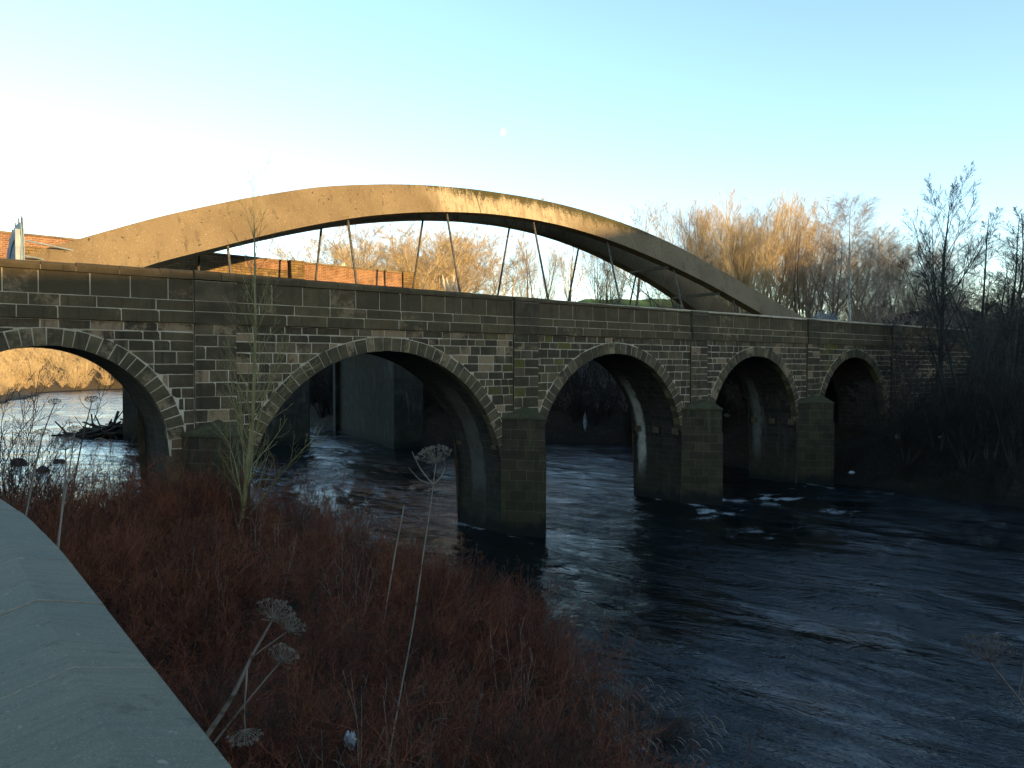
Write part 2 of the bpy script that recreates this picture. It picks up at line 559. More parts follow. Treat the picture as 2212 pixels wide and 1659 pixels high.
RIVER = np.array([wxy(-17, 60), wxy(-14.0, 30), wxy(-11.8, 22), wxy(-10.6, 18), wxy(-9.4, 15), wxy(-7.3, 10.5), wxy(-7.4, 6.5), wxy(-9.2, 3.2), wxy(-11.3, 1.2),
                  wxy(-12.5, -4.5), wxy(-20, -10), (-40, 40), (-56, 64), (-78, 104), (-97, 146), (-109, 176), (-122, 198), (-121, 227), (-98, 236), (-60, 142),
                  (-19.6, 83), (-8.4, 65), (-3, 68.5), (3, 70), (10, 67.5), (13.5, 61), (16.5, 51), (19.0, 46.0), (22.6, 41.4), (26, 37.4), (30, 31), (35, 20), (44, -12)])


def river_dist(x, y):
    """signed distance to the water's edge: negative in the river"""
    A = RIVER
    B = np.roll(A, -1, axis=0)
    best = np.full(x.shape, 1e9)
    ins = np.zeros(x.shape, dtype=bool)
    for a, b in zip(A, B):
        e = b - a
        t = np.clip(((x - a[0]) * e[0] + (y - a[1]) * e[1]) / (e @ e), 0, 1)
        best = np.minimum(best, np.hypot(x - a[0] - t * e[0], y - a[1] - t * e[1]))
        c = ((a[1] > y) != (b[1] > y))
        xi = a[0] + (y - a[1]) / (e[1] if abs(e[1]) > 1e-9 else 1e-9) * e[0]
        ins ^= c & (x < xi)
    return np.where(ins, -best, best)


def ground_z(x, y):
    x, y = np.asarray(x, float), np.asarray(y, float)
    d = river_dist(x, y)
    s = (x - P0[0]) * D[0] + (y - P0[1]) * D[1]
    v = (x - P0[0]) * N[0] + (y - P0[1]) * N[1]
    right = smooth(s + 0.35 * np.maximum(-v - 10, 0), 14, 18) * smooth(x, -30, -12)
    front = smooth(v, -9, -1)
    far = smooth(-x, 55, 85)
    cap = 4.1 * (1 - right) + right * (front * 7.0 + (1 - front) * 8.6)
    slo = 0.62 * (1 - right) + right * (front * 0.42 + (1 - front) * 0.75)
    cap = cap * (1 - far) + 17.0 * far
    slo = slo * (1 - far) + 0.26 * far
    dd = np.maximum(d + 0.5 * fbm(x * 0.35, y * 0.35, 3, 3) * smooth(d, 0.2, 2.0), 0)
    land = 0.2 + cap * (1 - np.exp(-dd * slo / cap)) + 0.35 * fbm(x * 0.5, y * 0.5, 5, 3) * smooth(d, 0.3, 2.5)
    # wooded slope at the right-hand side of the view, and the field on the skyline beyond the bridge
    land += 6.5 * np.exp(-(((x - 50) / 11.0) ** 2 + ((y - 62) / 16.0) ** 2))
    land += 9.6 * smooth(y, 84, 128) * smooth(x, 0, 12) * (1 - 0.75 * smooth(x, 33, 46)) * (1 - smooth(y, 150, 260) * 0.4)
    land += 3.6 * np.exp(-(((x - 40) / 11.0) ** 2 + ((y - 82) / 12.0) ** 2))
    # the lane behind the near wall
    lane = smooth(-(s + 19.45 + np.maximum(18.6 - v, 0) * 0.8), 0.0, 0.25) * smooth(v, -3, 1)
    land = land * (1 - lane) + 5.55 * lane
    # hill added out of view behind the viewpoint, crest shaped to cast the shade
    w = -0.717 * x * 1.0 + 0.697 * y
    u = 0.697 * x + 0.717 * y
    crest = np.interp(u, [-200, -60, 5, 20, 26, 30, 33, 37, 50, 80, 140, 200, 300], [23.8, 25.9, 26.6, 27.3, 28.0, 29.6, 31.2, 32.8, 33.6, 36.2, 36.2, 26, 16])
    shade_hill = (crest + 0.45 * fbm(u * 0.35, w * 0.1, 9, 4)) * np.exp(-np.abs((w + 88) / 24.0) ** 2.4)
    land = np.maximum(land, shade_hill)
    bed = 0.15 - np.minimum(1.4, 0.45 * np.abs(d))
    return np.where(d > 0, land, bed)


def axis(lo, hi, a, b, step, grow=1.25):
    mid = list(np.arange(a, b + 1e-6, step))
    st, x, left = step, a, []
    while x > lo:
        st *= grow
        st = min(st, 7.0)
        x -= st
        left.append(x)
    st, x, rt = step, mid[-1], []
    while x < hi:
        st *= grow
        st = min(st, 7.0)
        x += st
        rt.append(x)
    return np.array(left[::-1] + mid + rt)


def grid(name, xs, ys, zf, mat, kind=None, tone=None):
    X, Y = np.meshgrid(xs, ys)
    Z = zf(X, Y)
    V = np.stack([X, Y, Z], -1).reshape(-1, 3)
    nx = len(xs)
    i = np.arange(len(ys) - 1)[:, None] * nx + np.arange(nx - 1)[None]
    Q = np.stack([i, i + 1, i + nx + 1, i + nx], -1).reshape(-1, 4)
    me = np_mesh(name, V, Q, mat, tone=None if tone is None else tone(X, Y).reshape(-1, 3))
    o = link(name, me)
    if kind: o['kind'] = kind
    return o


grid('ground', axis(-460, 460, -26, 46, 0.45), axis(-320, 620, 2, 76, 0.45), ground_z, M_GROUND, 'structure')

PIERS = [(-12.10, 1.05), (0.51, 1.06), (12.15, 1.22), (22.7, 1.25)]


def water_z(x, y):
    s = (x - P0[0]) * D[0] + (y - P0[1]) * D[1]
    v = (x - P0[0]) * N[0] + (y - P0[1]) * N[1]
    near = smooth(y, 85, 50)
    near = 1 - smooth(y, 50, 90)
    h = 0.20 + near * (0.15 * fbm(s * 0.42 + 0.15 * v, v * 0.22, 23, 3) + 0.10 * fbm(s * 1.0 + 0.3 * v, v * 0.42, 21, 4)) * (0.55 + 1.1 * (vnoise(s * 0.16, v * 0.12, 4) + 0.5))
    for c, hw in PIERS[1:]:
        r = np.hypot(s - c, np.maximum(v - 1.2, 0) * 0.45)
        h += 0.10 * np.exp(-((r - 2.0) / 1.0) ** 2) * (v > -1) * np.exp(-np.maximum(v, 0) / 6.0)
    return h


def water_tone(x, y):
    s = (x - P0[0]) * D[0] + (y - P0[1]) * D[1]
    v = (x - P0[0]) * N[0] + (y - P0[1]) * N[1]
    f = np.zeros_like(x)
    # broken water at the foot of the piers and riffles trailing downstream of them
    for c, hw, k, ln in ((0.51, 1.1, 0.75, 2.0), (12.15, 1.2, 1.0, 4.0), (22.7, 1.2, 0.7, 3.0)):
        dv = v - 0.4
        for sd in (-1, 1):
            line = c + sd * (hw * 0.85 + 0.34 * np.maximum(dv, 0)) + 0.9 * fbm(v * 0.7, s * 0.3 + c, 31, 3)
            w_ = 0.45 + 0.16 * np.maximum(dv, 0)
            f = np.maximum(f, k * np.exp(-((s - line) / w_) ** 2) * smooth(v, -4.5, -2.5) * np.exp(-np.maximum(dv, 0) / ln) * (0.35 + 1.3 * np.clip(fbm(s * 1.3, v * 1.3, 33, 3) + 0.35, 0, 1)))
    for cs_, cv, rs, rv, k in ((15.8, 2.0, 3.6, 1.5, 1.0), (10.5, 2.6, 2.6, 1.2, 0.85), (19.5, 1.4, 2.6, 1.0, 0.8), (9.0, 6.5, 3.5, 1.6, 0.6), (15.0, 6.0, 4.0, 1.6, 0.6), (1.8, 1.5, 1.6, 1.0, 0.8), (11.5, 11.0, 5.0, 2.5, 0.4)):
        bl = np.exp(-(((s - cs_) / rs) ** 2 + ((v - cv) / rv) ** 2))
        f = np.maximum(f, k * bl * smooth(fbm(s * 0.9, v * 1.7, 41, 4), -0.10, 0.40))
    f = np.maximum(f, 0.5 * smooth(fbm(s * 0.55, v * 0.95, 47, 4), 0.28, 0.60) * np.exp(-((v - 5) / 8.0) ** 2) * smooth(s, -1, 6))
    return np.stack([f, f * 0, f * 0], -1)


grid('river', axis(-240, 60, -20, 34, 0.17), axis(-60, 330, 8, 66, 0.17), water_z, M_WATER, 'structure', water_tone)

# ------------------------------------------------------------------ the old stone bridge
ARCH = [(-16.73, 4.56, 3.23, 4.9), (-5.84, 2.45, 5.32, 3.9), (6.24, 3.09, 4.70, 3.9), (17.37, 3.75, 4.02, 3.9), (28.05, 3.78, 4.00, 3.9)]   # s, z, radius, impost
RING = 0.50
SMIN, SMAX = -27.0, 46.0
WID = 3.3
PIL = [-12.75, 0.05, 11.55, 22.36, 32.80]
PW = 1.31
rng = random.Random(7)
nrg = np.random.default_rng(11)

bridge = empty('stone_bridge', W(6, -1.6, 0.2), 'old sooty stone bridge of round arches with a parapet, crossing the river', 'bridge')


def floor_z(s, low, extra, top=None):
    """lowest free height of the wall at s above the arch it crosses"""
    b = low
    for c, z0, R, zi in ARCH:
        r = R + (extra if top is None or top > zi + 0.25 else 0.0)
        if abs(s - c) < r:
            b = max(b, z0 + math.sqrt(r * r - (s - c) ** 2))
    return b


def block(mb, s0, s1, z0, z1, v, extra, mat=0, tone=(0.5, 0, 0), back=0.05, jit=0.011):
    """one stone of a course, cut to the arch below it"""
    j = lambda: rng.uniform(-jit, jit)
    n = max(1, int((s1 - s0) / 0.12))
    ss = [s0 + (s1 - s0) * i / n for i in range(n + 1)]
    bb = [floor_z(s, z0, extra, z1) for s in ss]
    runs, cur = [], []
    for s, b in zip(ss, bb):
        if b < z1 - 0.03:
            cur.append((s, b))
        elif cur:
            runs.append(cur)
            cur = []
    if cur:
        runs.append(cur)
    for r in runs:
        if len(r) < 2 or r[-1][0] - r[0][0] < 0.05:
            continue
        if max(b for _, b in r) <= z0 + 1e-6:
            r = [r[0], r[-1]]
        low = [(s, b + (j() if b <= z0 + 1e-6 else 0)) for s, b in r]
        poly = low + [(r[-1][0] + j(), z1 + j()), (r[0][0] + j(), z1 + j())]
        # a chipped top corner now and then
        if rng.random() < 0.4 and r[-1][0] - r[0][0] > 0.3:
            poly = low + [(r[-1][0] + j(), z1 - 0.05), (r[-1][0] - 0.05, z1 + j()), (r[0][0] + j(), z1 + j())]
        pts = [W(s, v, z) for s, z in poly]
        mb.prism([p - N * back for p in pts][::-1], N * back, mat, tone)


def stone_tone(s, z):
    r = rng.random() ** 1.3
    br = 0.0
    q = rng.random()
    top = 1.0 if z > 7.2 else 0.45
    if q < 0.20 * top: br = rng.uniform(0.5, 1.0)
    elif q < 0.42: br = rng.uniform(0.0, 0.40)
    mo = 0.0
    for c, hw, k in ((-1.2, 1.6, 0.75), (2.5, 1.4, 0.8), (5.5, 2.2, 0.5), (9.5, 2.0, 0.5), (25.0, 1.2, 1.0), (14.4, 1.0, 0.4), (-9.2, 1.2, 0.45)):
        if abs(s - c) < hw and rng.random() < 0.6:
            mo = max(mo, rng.uniform(0.2, 1.0) * k)
    return (r, br, mo)


def courses(z0, z1, lo, hi):
    zs = [z0]
    while z1 - zs[-1] > hi * 1.3:
        zs.append(zs[-1] + rng.uniform(lo, hi))
    if z1 - zs[-1] > hi:
        zs.append((zs[-1] + z1) / 2)
    return zs + [z1]


def masonry(mb, sa, sb, z0, z1, lo, hi, wlo, whi, v, mort, ring=True):
    zs = courses(z0, z1, lo, hi)
    for a, b in zip(zs, zs[1:]):
        s = sa - rng.uniform(0, 0.3)
        while s < sb - 0.02:
            e = s + rng.uniform(wlo, whi)
            if sb - e < wlo * 0.5: e = sb
            x0, x1 = max(s, sa) + mort / 2, min(e, sb) - mort / 2
            if x1 - x0 > 0.06:
                ext = RING + 0.015 if ring else 0.0
                block(mb, x0, x1, a + mort / 2, b - mort / 2, v + rng.uniform(-0.008, 0.008), ext, 0, stone_tone((x0 + x1) / 2, (a + b) / 2))
            s = e


def mortar_sheet(mb, sa, sb, z0, z1, v, extra, mat=1, step=0.1):
    n = int((sb - sa) / step)
    ss = np.linspace(sa, sb, n + 1)
    b = [min(floor_z(s, z0, extra), z1) for s in ss]
    for i in range(n):
        if b[i] < z1 - 0.005 or b[i + 1] < z1 - 0.005:
            mb.quad(W(ss[i], v, b[i]), W(ss[i + 1], v, b[i + 1]), W(ss[i + 1], v, z1), W(ss[i], v, z1), None, mat)


# the face of the wall between the arches
IMP = 3.9
mb = MB()
edges = [SMIN] + [e for p in PIL for e in (p, p + PW)] + [SMAX]
for k in range(0, len(edges), 2):
    sa, sb = edges[k], edges[k + 1]
    big = 1.0 if sb < 0 else 0.86 if sb < 13 else 0.80
    masonry(mb, sa, sb, IMP, 8.55, 0.32 * big, 0.50 * big, 0.42 * big, 1.05 * big, 0.0, 0.036)
for c0, c1 in zip(ARCH, ARCH[1:]):
    sa, sb = c0[0] + c0[2], c1[0] - c1[2]
    masonry(mb, sa, sb, -0.6, IMP, 0.34, 0.46, 0.5, 0.95, 0.0, 0.02, False)
masonry(mb, ARCH[-1][0] + ARCH[-1][2], SMAX, -0.6, IMP, 0.34, 0.46, 0.5, 0.95, 0.0, 0.02, False)
mortar_sheet(mb, SMIN, SMAX, 4.4, 8.55, -0.012, 0.0)
mortar_sheet(mb, SMIN, SMAX, -0.6, 4.4, -0.02, 0.0, 0)
mortar_sheet(mb, SMIN, SMAX, -0.6, 9.93, -WID + 0.02, 0.0, 0, 0.25)
mb.build('spandrel_wall', [M_STONE, M_MORTAR], bridge)

# rings of wedge stones, each with the vault behind it
for ai, (c, z0, R, zi) in enumerate(ARCH):
    a0 = math.asin(max(-1, min(1, (zi - z0) / R)))
    nst = max(17, int(round((math.pi - 2 * a0) * (R + 0.1) / (0.36 if R > 4.5 else 0.33))))
    ring = MB()
    ts = [a0 + (math.pi - 2 * a0) * (i + (rng.uniform(-0.14, 0.14) if 0 < i < nst else 0)) / nst for i in range(nst + 1)]
    for t0, t1 in zip(ts, ts[1:]):
        g = 0.016 / R
        t0, t1 = t0 + g, t1 - g
        ro = R + RING - 0.012 + rng.uniform(-0.02, 0.03)
        ri = R + rng.uniform(-0.012, 0.012)
        v = 0.022 + rng.uniform(-0.006, 0.010)
        tm = (t0 + t1) / 2
        pts = [(ri, t0), (ri, tm), (ri, t1), (ro, t1), (ro, tm), (ro, t0)]
        pts = [W(c + r * math.cos(t), v, z0 + r * math.sin(t)) for r, t in pts]
        mo = 0.55 if rng.random() < 0.35 else 0.0
        ring.prism([p - N * 0.40 for p in pts], N * 0.40, 0, (rng.random(), rng.choice((0, 0, 0, 0.3, 0.6)), mo * rng.random()))
    # the mortar bed between the stones
    nn = 60
    for i in range(nn):
        t0, t1 = a0 + (math.pi - 2 * a0) * i / nn, a0 + (math.pi - 2 * a0) * (i + 1) / nn
        q = [W(c + r * math.cos(t), 0.006, z0 + r * math.sin(t)) for r, t in ((R + 0.03, t0), (R + RING + 0.02, t0), (R + RING + 0.02, t1), (R + 0.03, t1))]
        ring.quad(*q, None, 1)
    ring.build('arch_ring', [M_RING, M_MORTAR], bridge)
    # vault and the faces of the piers under it
    vt = MB()
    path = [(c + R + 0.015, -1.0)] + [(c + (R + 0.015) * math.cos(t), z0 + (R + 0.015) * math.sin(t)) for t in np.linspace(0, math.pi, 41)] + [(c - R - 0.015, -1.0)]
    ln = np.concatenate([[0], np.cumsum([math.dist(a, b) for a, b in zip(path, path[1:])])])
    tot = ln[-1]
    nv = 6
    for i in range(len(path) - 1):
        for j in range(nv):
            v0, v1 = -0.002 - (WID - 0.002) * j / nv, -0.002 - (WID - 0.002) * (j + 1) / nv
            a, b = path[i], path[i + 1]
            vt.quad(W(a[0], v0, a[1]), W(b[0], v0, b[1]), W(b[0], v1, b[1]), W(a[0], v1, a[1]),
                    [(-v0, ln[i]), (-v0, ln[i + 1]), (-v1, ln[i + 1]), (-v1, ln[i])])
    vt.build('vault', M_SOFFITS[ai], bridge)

# piers: pointed cutwaters with sloping caps, and corbels left from the centring
for pi, (c, hw) in enumerate(PIERS):
    zt = 5.0
    out = 1.55
    pb = MB()
    for sc_, a, b in ((1.04, -1.2, 3.9), (1.0, 3.9, zt)):
        h, o = hw * sc_, out * sc_
        A, B, T = (c - h, 0.03), (c + h, 0.03), (c, o)
        ls = math.hypot(h, o)
        for (p, q) in ((A, T), (T, B)):
            pb.quad(W(*p, a), W(*q, a), W(*q, b), W(*p, b), [(0 if p == A else ls, a), (ls if p == A else 2 * ls, a), (ls if p == A else 2 * ls, b), (0 if p == A else ls, b)])
        pb.add([W(*A, b), W(*T, b), W(*B, b)], [(0, 1, 2)], [[(0, 0), (1, 0), (1, 1)]])
    o_ = pb.build('pier', M_PIER, bridge)
    cp = MB()
    h, o = hw + 0.05, out + 0.06
    A, B, T = W(c - h, 0.03, zt), W(c + h, 0.03, zt), W(c, o, zt)
    up = UP * 0.07
    R0, R1 = W(c + 0.05, 0.03, zt + 0.50), W(c + 0.05, 0.85, zt + 0.44)
    cp.add([A, T, B, A + up, T + up, B + up, R0, R1], [(0, 1, 4, 3), (1, 2, 5, 4), (3, 4, 7, 6), (4, 5, 6, 7), (0, 2, 1)], None, 0, (0.5, 0, 0.55))
    cp.build('pier_cap', M_CAP, o_)
    for sd, e in ((-1, c - hw), (1, c + hw)):
        for vv in (-0.35, -1.65, -2.9):
            s0, s1 = (e - 0.16, e + 0.02) if sd < 0 else (e - 0.02, e + 0.16)
            cb = MB()
            cb.wbox(s0, s1, vv - 0.17, vv + 0.17, 3.72, 4.02, 0, (0.7, 0.2, 0))
            cb.build('corbel', M_RING, o_)

# pilasters over the piers
for p in PIL:
    pb = MB()
    masonry(pb, p, p + PW, 4.2, 8.55, 0.33, 0.46, 0.5, 0.9, 0.10, 0.03)
    for z0, z1 in ((8.55, 8.925), (8.925, 9.265), (9.265, 9.90)):
        block(pb, p + 0.003, p + PW - 0.003, z0 + 0.009, z1 - 0.009, 0.16, 0, 0, (rng.random() * 0.7, 0, 0), 0.08, 0.004)
    pb.wbox(p + 0.004, p + PW - 0.004, -0.02, 0.080, 4.0, 8.54, 0)
    pb.wbox(p + 0.004, p + PW - 0.004, -0.02, 0.140, 8.55, 9.90, 0)
    for z0, z1, v in ((4.0, 8.54, 0.086), (8.55, 9.90, 0.146)):
        pb.quad(W(p + 0.01, v, z0), W(p + PW - 0.01, v, z0), W(p + PW - 0.01, v, z1), W(p + 0.01, v, z1), None, 1)
    pb.build('pilaster', [M_STONE, M_MORTAR], bridge)

# parapet of three courses on a projecting band, with a rounded coping
TOPZ = lambda s: float(np.interp(s, [-27, -17.8, -12.8, 0, 11.5, 22, 46], [10.14, 10.17, 10.23, 10.13, 10.05, 10.02, 10.02]))
par = MB()
for k in range(0, len(edges), 2):
    sa, sb = edges[k], edges[k + 1]
    sa2, sb2 = sa + (0.0 if k else 0), sb
    for z0, z1, v, w0, w1 in ((8.55, 8.925, 0.075, 0.95, 1.75), (8.925, 9.265, 0.02, 0.75, 1.7), (9.265, 9.93, 0.0, 0.75, 1.30)):
        s = sa2
        while s < sb2 - 0.02:
            e = s + rng.uniform(w0, w1)
            if sb2 - e < w0 * 0.5: e = sb2
            t = (rng.random() ** 1.5 * 0.9, rng.choice((0, 0, 0, 0.25, 0.5)), 0)
            block(par, s + 0.014, min(e, sb2) - 0.014, z0 + 0.012, z1 - 0.012, v + rng.uniform(-0.006, 0.006), 0, 0, t, 0.10, 0.004)
            s = e
par.wbox(SMIN, SMAX, -0.45, -0.009, 9.27, 9.92, 1)
par.wbox(SMIN, SMAX, -0.45, 0.011, 8.93, 9.268, 1)
par.wbox(SMIN, SMAX, -0.45, 0.066, 8.565, 8.928, 1)
par.wbox(SMIN, SMAX, -WID, -WID + 0.4, 8.5, 9.92, 0)
par.wbox(SMIN, SMAX, -WID + 0.4, -0.45, 8.35, 8.75, 0)
po = par.build('parapet', [M_PARAPET, M_MORTAR], bridge)
cp = MB()
s = SMIN
while s < SMAX:
    e = s + rng.uniform(0.75, 1.35)
    for p in PIL:
        if s < p - 0.3 < e: e = p
        if s < p + PW < e: e = p + PW
    onp = any(p - 0.01 <= (s + e) / 2 <= p + PW + 0.01 for p in PIL)
    z1 = TOPZ((s + e) / 2) + rng.uniform(-0.008, 0.008)
    fv = 0.045 + (0.13 if onp else 0) + rng.uniform(-0.008, 0.008)
    prof = [(fv, 9.935), (fv, z1 - 0.10), (fv - 0.03, z1 - 0.04), (fv - 0.10, z1), (-0.40, z1 - 0.01), (-0.48, z1 - 0.08), (-0.48, 9.935)]
    cp.prism([W(s + 0.008, v, z) for v, z in prof], D * (e - s - 0.016), 0, (rng.random() * 0.8, 0.15 * rng.random(), 0))
    s = e
cp.wbox(SMIN, SMAX, -0.44, 0.01, 9.94, 9.96 + 0.12, 1)
cp.build('coping', [M_PARAPET, M_MORTAR], po)

# ------------------------------------------------------------------ the concrete arch bridge behind it
OFF0, LEAN, OFFC, RT = 4.35, 0.29, 7.15, 0.72
EXZ = [(-19.5, 8.9), (-17.15, 10.75), (-15, 11.68), (-12.5, 12.75), (-9.5, 13.83), (-6.6, 14.72), (-5.6, 14.98), (-2.8, 15.50), (-.6, 15.80), (2.2, 16.02), (5.5, 16.10), (8.0, 16.04), (10.5, 15.84), (13.5, 15.43), (15.8, 14.96), (18.2, 14.35),
       (20.5, 13.60), (23.2, 12.68), (25.7, 11.86), (29.3, 10.72), (32.6, 9.3)]
INZ = [(-15.6, 9.3), (-13.3, 10.76), (-11.0, 11.58), (-8.3, 12.55), (-6.4, 13.15), (-4.0, 13.82), (-1.6, 14.30), (.6, 14.62), (3, 14.84), (5.6, 14.90), (8.0, 14.79), (10.5, 14.50), (13, 14.05), (15.2, 13.55), (17.2, 13.04), (19.6, 12.36), (21.8, 11.62), (24.75, 10.60), (27.6, 9.3)]


def curve(tab, s):
    """smooth curve through the tabulated points"""
    xs = np.array([a for a, _ in tab])
    zs = np.array([b for _, b in tab])
    fine = np.linspace(xs[0], xs[-1], 400)
    lin = np.interp(fine, xs, zs)
    k = np.hanning(29)
    k /= k.sum()
    pad = np.concatenate([2 * lin[0] - lin[14:0:-1], lin, 2 * lin[-1] - lin[-2:-16:-1]])
    return np.interp(s, fine, np.convolve(pad, k, 'valid'))


def rib_off(z, rear):
    o = OFF0 + LEAN * (z - 10.0)
    return 2 * OFFC - o if rear else o


arch_root = empty('concrete_arch_bridge', W(6.1, -OFFC, 9.0), 'weathered concrete arch bridge with steel hangers, standing just behind the stone bridge', 'bridge')
for rear in (False, True):
    rb = MB()
    nS = 110
    TT = np.linspace(0, 1, nS + 1)
    sx = -19.3 + (32.4 + 19.3) * TT
    si = -15.5 + (27.5 + 15.5) * TT
    zx, zi_ = curve(EXZ, sx), curve(INZ, si)
    sgn = -1 if not rear else 1
    for i in range(nS):
        def P(k, e, back):
            s, z = ((sx[k], zx[k]) if e else (si[k], zi_[k]))
            o = rib_off(z, rear) + (RT if not rear else -RT) * back
            return W(s, -o, z)
        for (e0, b0), (e1, b1) in (((0, 0), (1, 0)), ((1, 0), (1, 1)), ((1, 1), (0, 1)), ((0, 1), (0, 0))):
            u0, u1 = sx[i], sx[i + 1]
            v0 = 1.0 if e0 else 0.0
            v1 = 1.0 if e1 else 0.0
            if e0 == e1: v0 = v1 = 0.9 if e0 else 0.0
            rb.quad(P(i, e0, b0), P(i + 1, e0, b0), P(i + 1, e1, b1), P(i, e1, b1), [(u0, v0), (u1, v0), (u1, v1), (u0, v1)])
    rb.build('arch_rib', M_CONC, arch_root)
for k in range(-3, 4):
    s = 6.2 + 5.35 * k - (0.15 if k < 0 else 0)
    for rear in (False, True):
        zt = float(curve(INZ, s)) + 0.02
        mid = RT / 2 * (1 if not rear else -1)
        a = W(s, -(rib_off(zt, rear) + mid), zt)
        b = W(s, -(rib_off(9.4, rear) + mid), 9.4)
        V, Q = tubes([(np.array([a, (a + b) / 2, b]), np.array([0.055] * 3))], 8)
        link('hanger', np_mesh('hanger', V, Q, M_PAINT), arch_root)
for s in (16.4, 21.0):
    z = float(curve(INZ, s)) - 0.02
    a, b = W(s, -(rib_off(z, False) + 0.3), z), W(s, -(rib_off(z, True) - 0.3), z)
    st = MB()
    st.box(a - D * 0.09 - UP * 0.09, b - a, D * 0.18, UP * 0.18)
    st.build('strut', M_PAINT, arch_root)
dk = MB()
dk.wbox(-34, 46, -17.0, -4.3, 9.05, 9.6)
dk.build('deck', M_CONC, arch_root)

# ------------------------------------------------------------------ the brick wall on the far side of the road
def wall_top(s):
    return 12.37 - 0.014 * (s + 5)


bw = empty('boundary_wall', W(-10, -11.6, 9.6), 'long low wall of red brick and yellow stone behind the concrete arch', 'wall')
OW = 11.6
WEND = 2.45
yw, rw, cw, pw = MB(), MB(), MB(), []
piers_s = [-5.0, 1.40]
segs = [(-34, -16.2, 'r'), (-16.2, -5.0, 'y'), (-5.0, -4.2, 'y'), (-4.2, 1.4, 'r'), (1.4, WEND, 'y')]
for a, b, k in segs:
    m_ = rw if k == 'r' else yw
    n = max(1, int((b - a) / 1.5))
    for i in range(n):
        s0, s1 = a + (b - a) * i / n, a + (b - a) * (i + 1) / n
        z0, z1 = wall_top(s0), wall_top(s1)
        q = [W(s0, -OW, 9.4), W(s1, -OW, 9.4), W(s1, -OW, z1), W(s0, -OW, z0)]
        m_.quad(*q, [(s0, 9.4), (s1, 9.4), (s1, z1), (s0, z0)])
        m_.quad(*[p - N * 0.4 for p in q[::-1]], [(s1, 9.4), (s0, 9.4), (s0, z0), (s1, z1)])
        m_.quad(q[3], q[2], q[2] - N * 0.4, q[3] - N * 0.4, [(s0, 0), (s1, 0), (s1, .4), (s0, .4)])
        m_.quad(q[0], q[3], q[3] - N * 0.4, q[0] - N * 0.4, [(0, 9.4), (0, z0), (.4, z0), (.4, 9.4)])
        m_.quad(q[2], q[1], q[1] - N * 0.4, q[2] - N * 0.4, [(0, z1), (0, 9.4), (.4, 9.4), (.4, z1)])
# upper red courses over the stone of the middle length
for a, b in ((-7.2, -5.05), (-16.15, -13.6)):
    z0, z1 = wall_top(a), wall_top(b)
    q = [W(a, -OW + 0.012, z0 - 0.42), W(b, -OW + 0.012, z1 - 0.42), W(b, -OW + 0.012, z1), W(a, -OW + 0.012, z0)]
    rw.quad(*q, [(a, z0 - .42), (b, z1 - .42), (b, z1), (a, z0)])
yw.build('stone_panel', M_YSTONE, bw)
rw.build('brick_panel', M_BRICK, bw)
for a in piers_s:
    p_ = MB()
    p_.wbox(a, a + 0.75, -OW - 0.55, -OW + 0.16, 9.4, wall_top(a) + 0.10)
    p_.build('wall_pier', M_YSTONE, bw)
for a, b in ((-34, -5.0), (-4.2, 1.4)):
    s = a
    while s < b - 0.01:
        e = min(b, s + rng.uniform(0.8, 1.5))
        cw.prism([W(s + .01, -OW + .05, wall_top(s) + .002), W(s + .01, -OW - .45, wall_top(s) + .002), W(s + .01, -OW - .45, wall_top(s) + .09), W(s + .01, -OW + .05, wall_top(s) + .09)],
                 D * (e - s - .02) + UP * (wall_top(e) - wall_top(s)), 0, (rng.random(), 0.4, 0))
        s = e
cw.build('wall_coping', M_COPE, bw)

# ------------------------------------------------------------------ masonry of an older viaduct upstream, seen through the arches
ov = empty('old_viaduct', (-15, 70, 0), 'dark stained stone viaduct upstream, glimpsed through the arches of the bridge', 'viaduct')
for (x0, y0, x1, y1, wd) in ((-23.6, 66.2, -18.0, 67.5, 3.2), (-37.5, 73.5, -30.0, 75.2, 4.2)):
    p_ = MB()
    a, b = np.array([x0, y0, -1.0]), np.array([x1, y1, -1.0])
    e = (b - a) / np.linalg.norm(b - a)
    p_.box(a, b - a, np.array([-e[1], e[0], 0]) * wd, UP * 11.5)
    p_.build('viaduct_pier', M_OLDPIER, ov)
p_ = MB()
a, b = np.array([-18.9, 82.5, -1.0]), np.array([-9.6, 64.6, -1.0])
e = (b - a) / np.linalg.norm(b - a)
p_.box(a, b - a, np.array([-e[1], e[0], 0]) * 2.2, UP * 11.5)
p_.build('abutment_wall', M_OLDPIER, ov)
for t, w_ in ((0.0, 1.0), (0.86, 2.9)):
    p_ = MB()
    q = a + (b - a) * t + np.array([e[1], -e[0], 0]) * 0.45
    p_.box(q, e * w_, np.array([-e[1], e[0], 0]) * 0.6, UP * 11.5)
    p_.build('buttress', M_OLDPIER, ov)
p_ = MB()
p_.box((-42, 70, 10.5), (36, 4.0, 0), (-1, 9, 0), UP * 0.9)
p_.build('viaduct_deck', M_OLDPIER, ov)

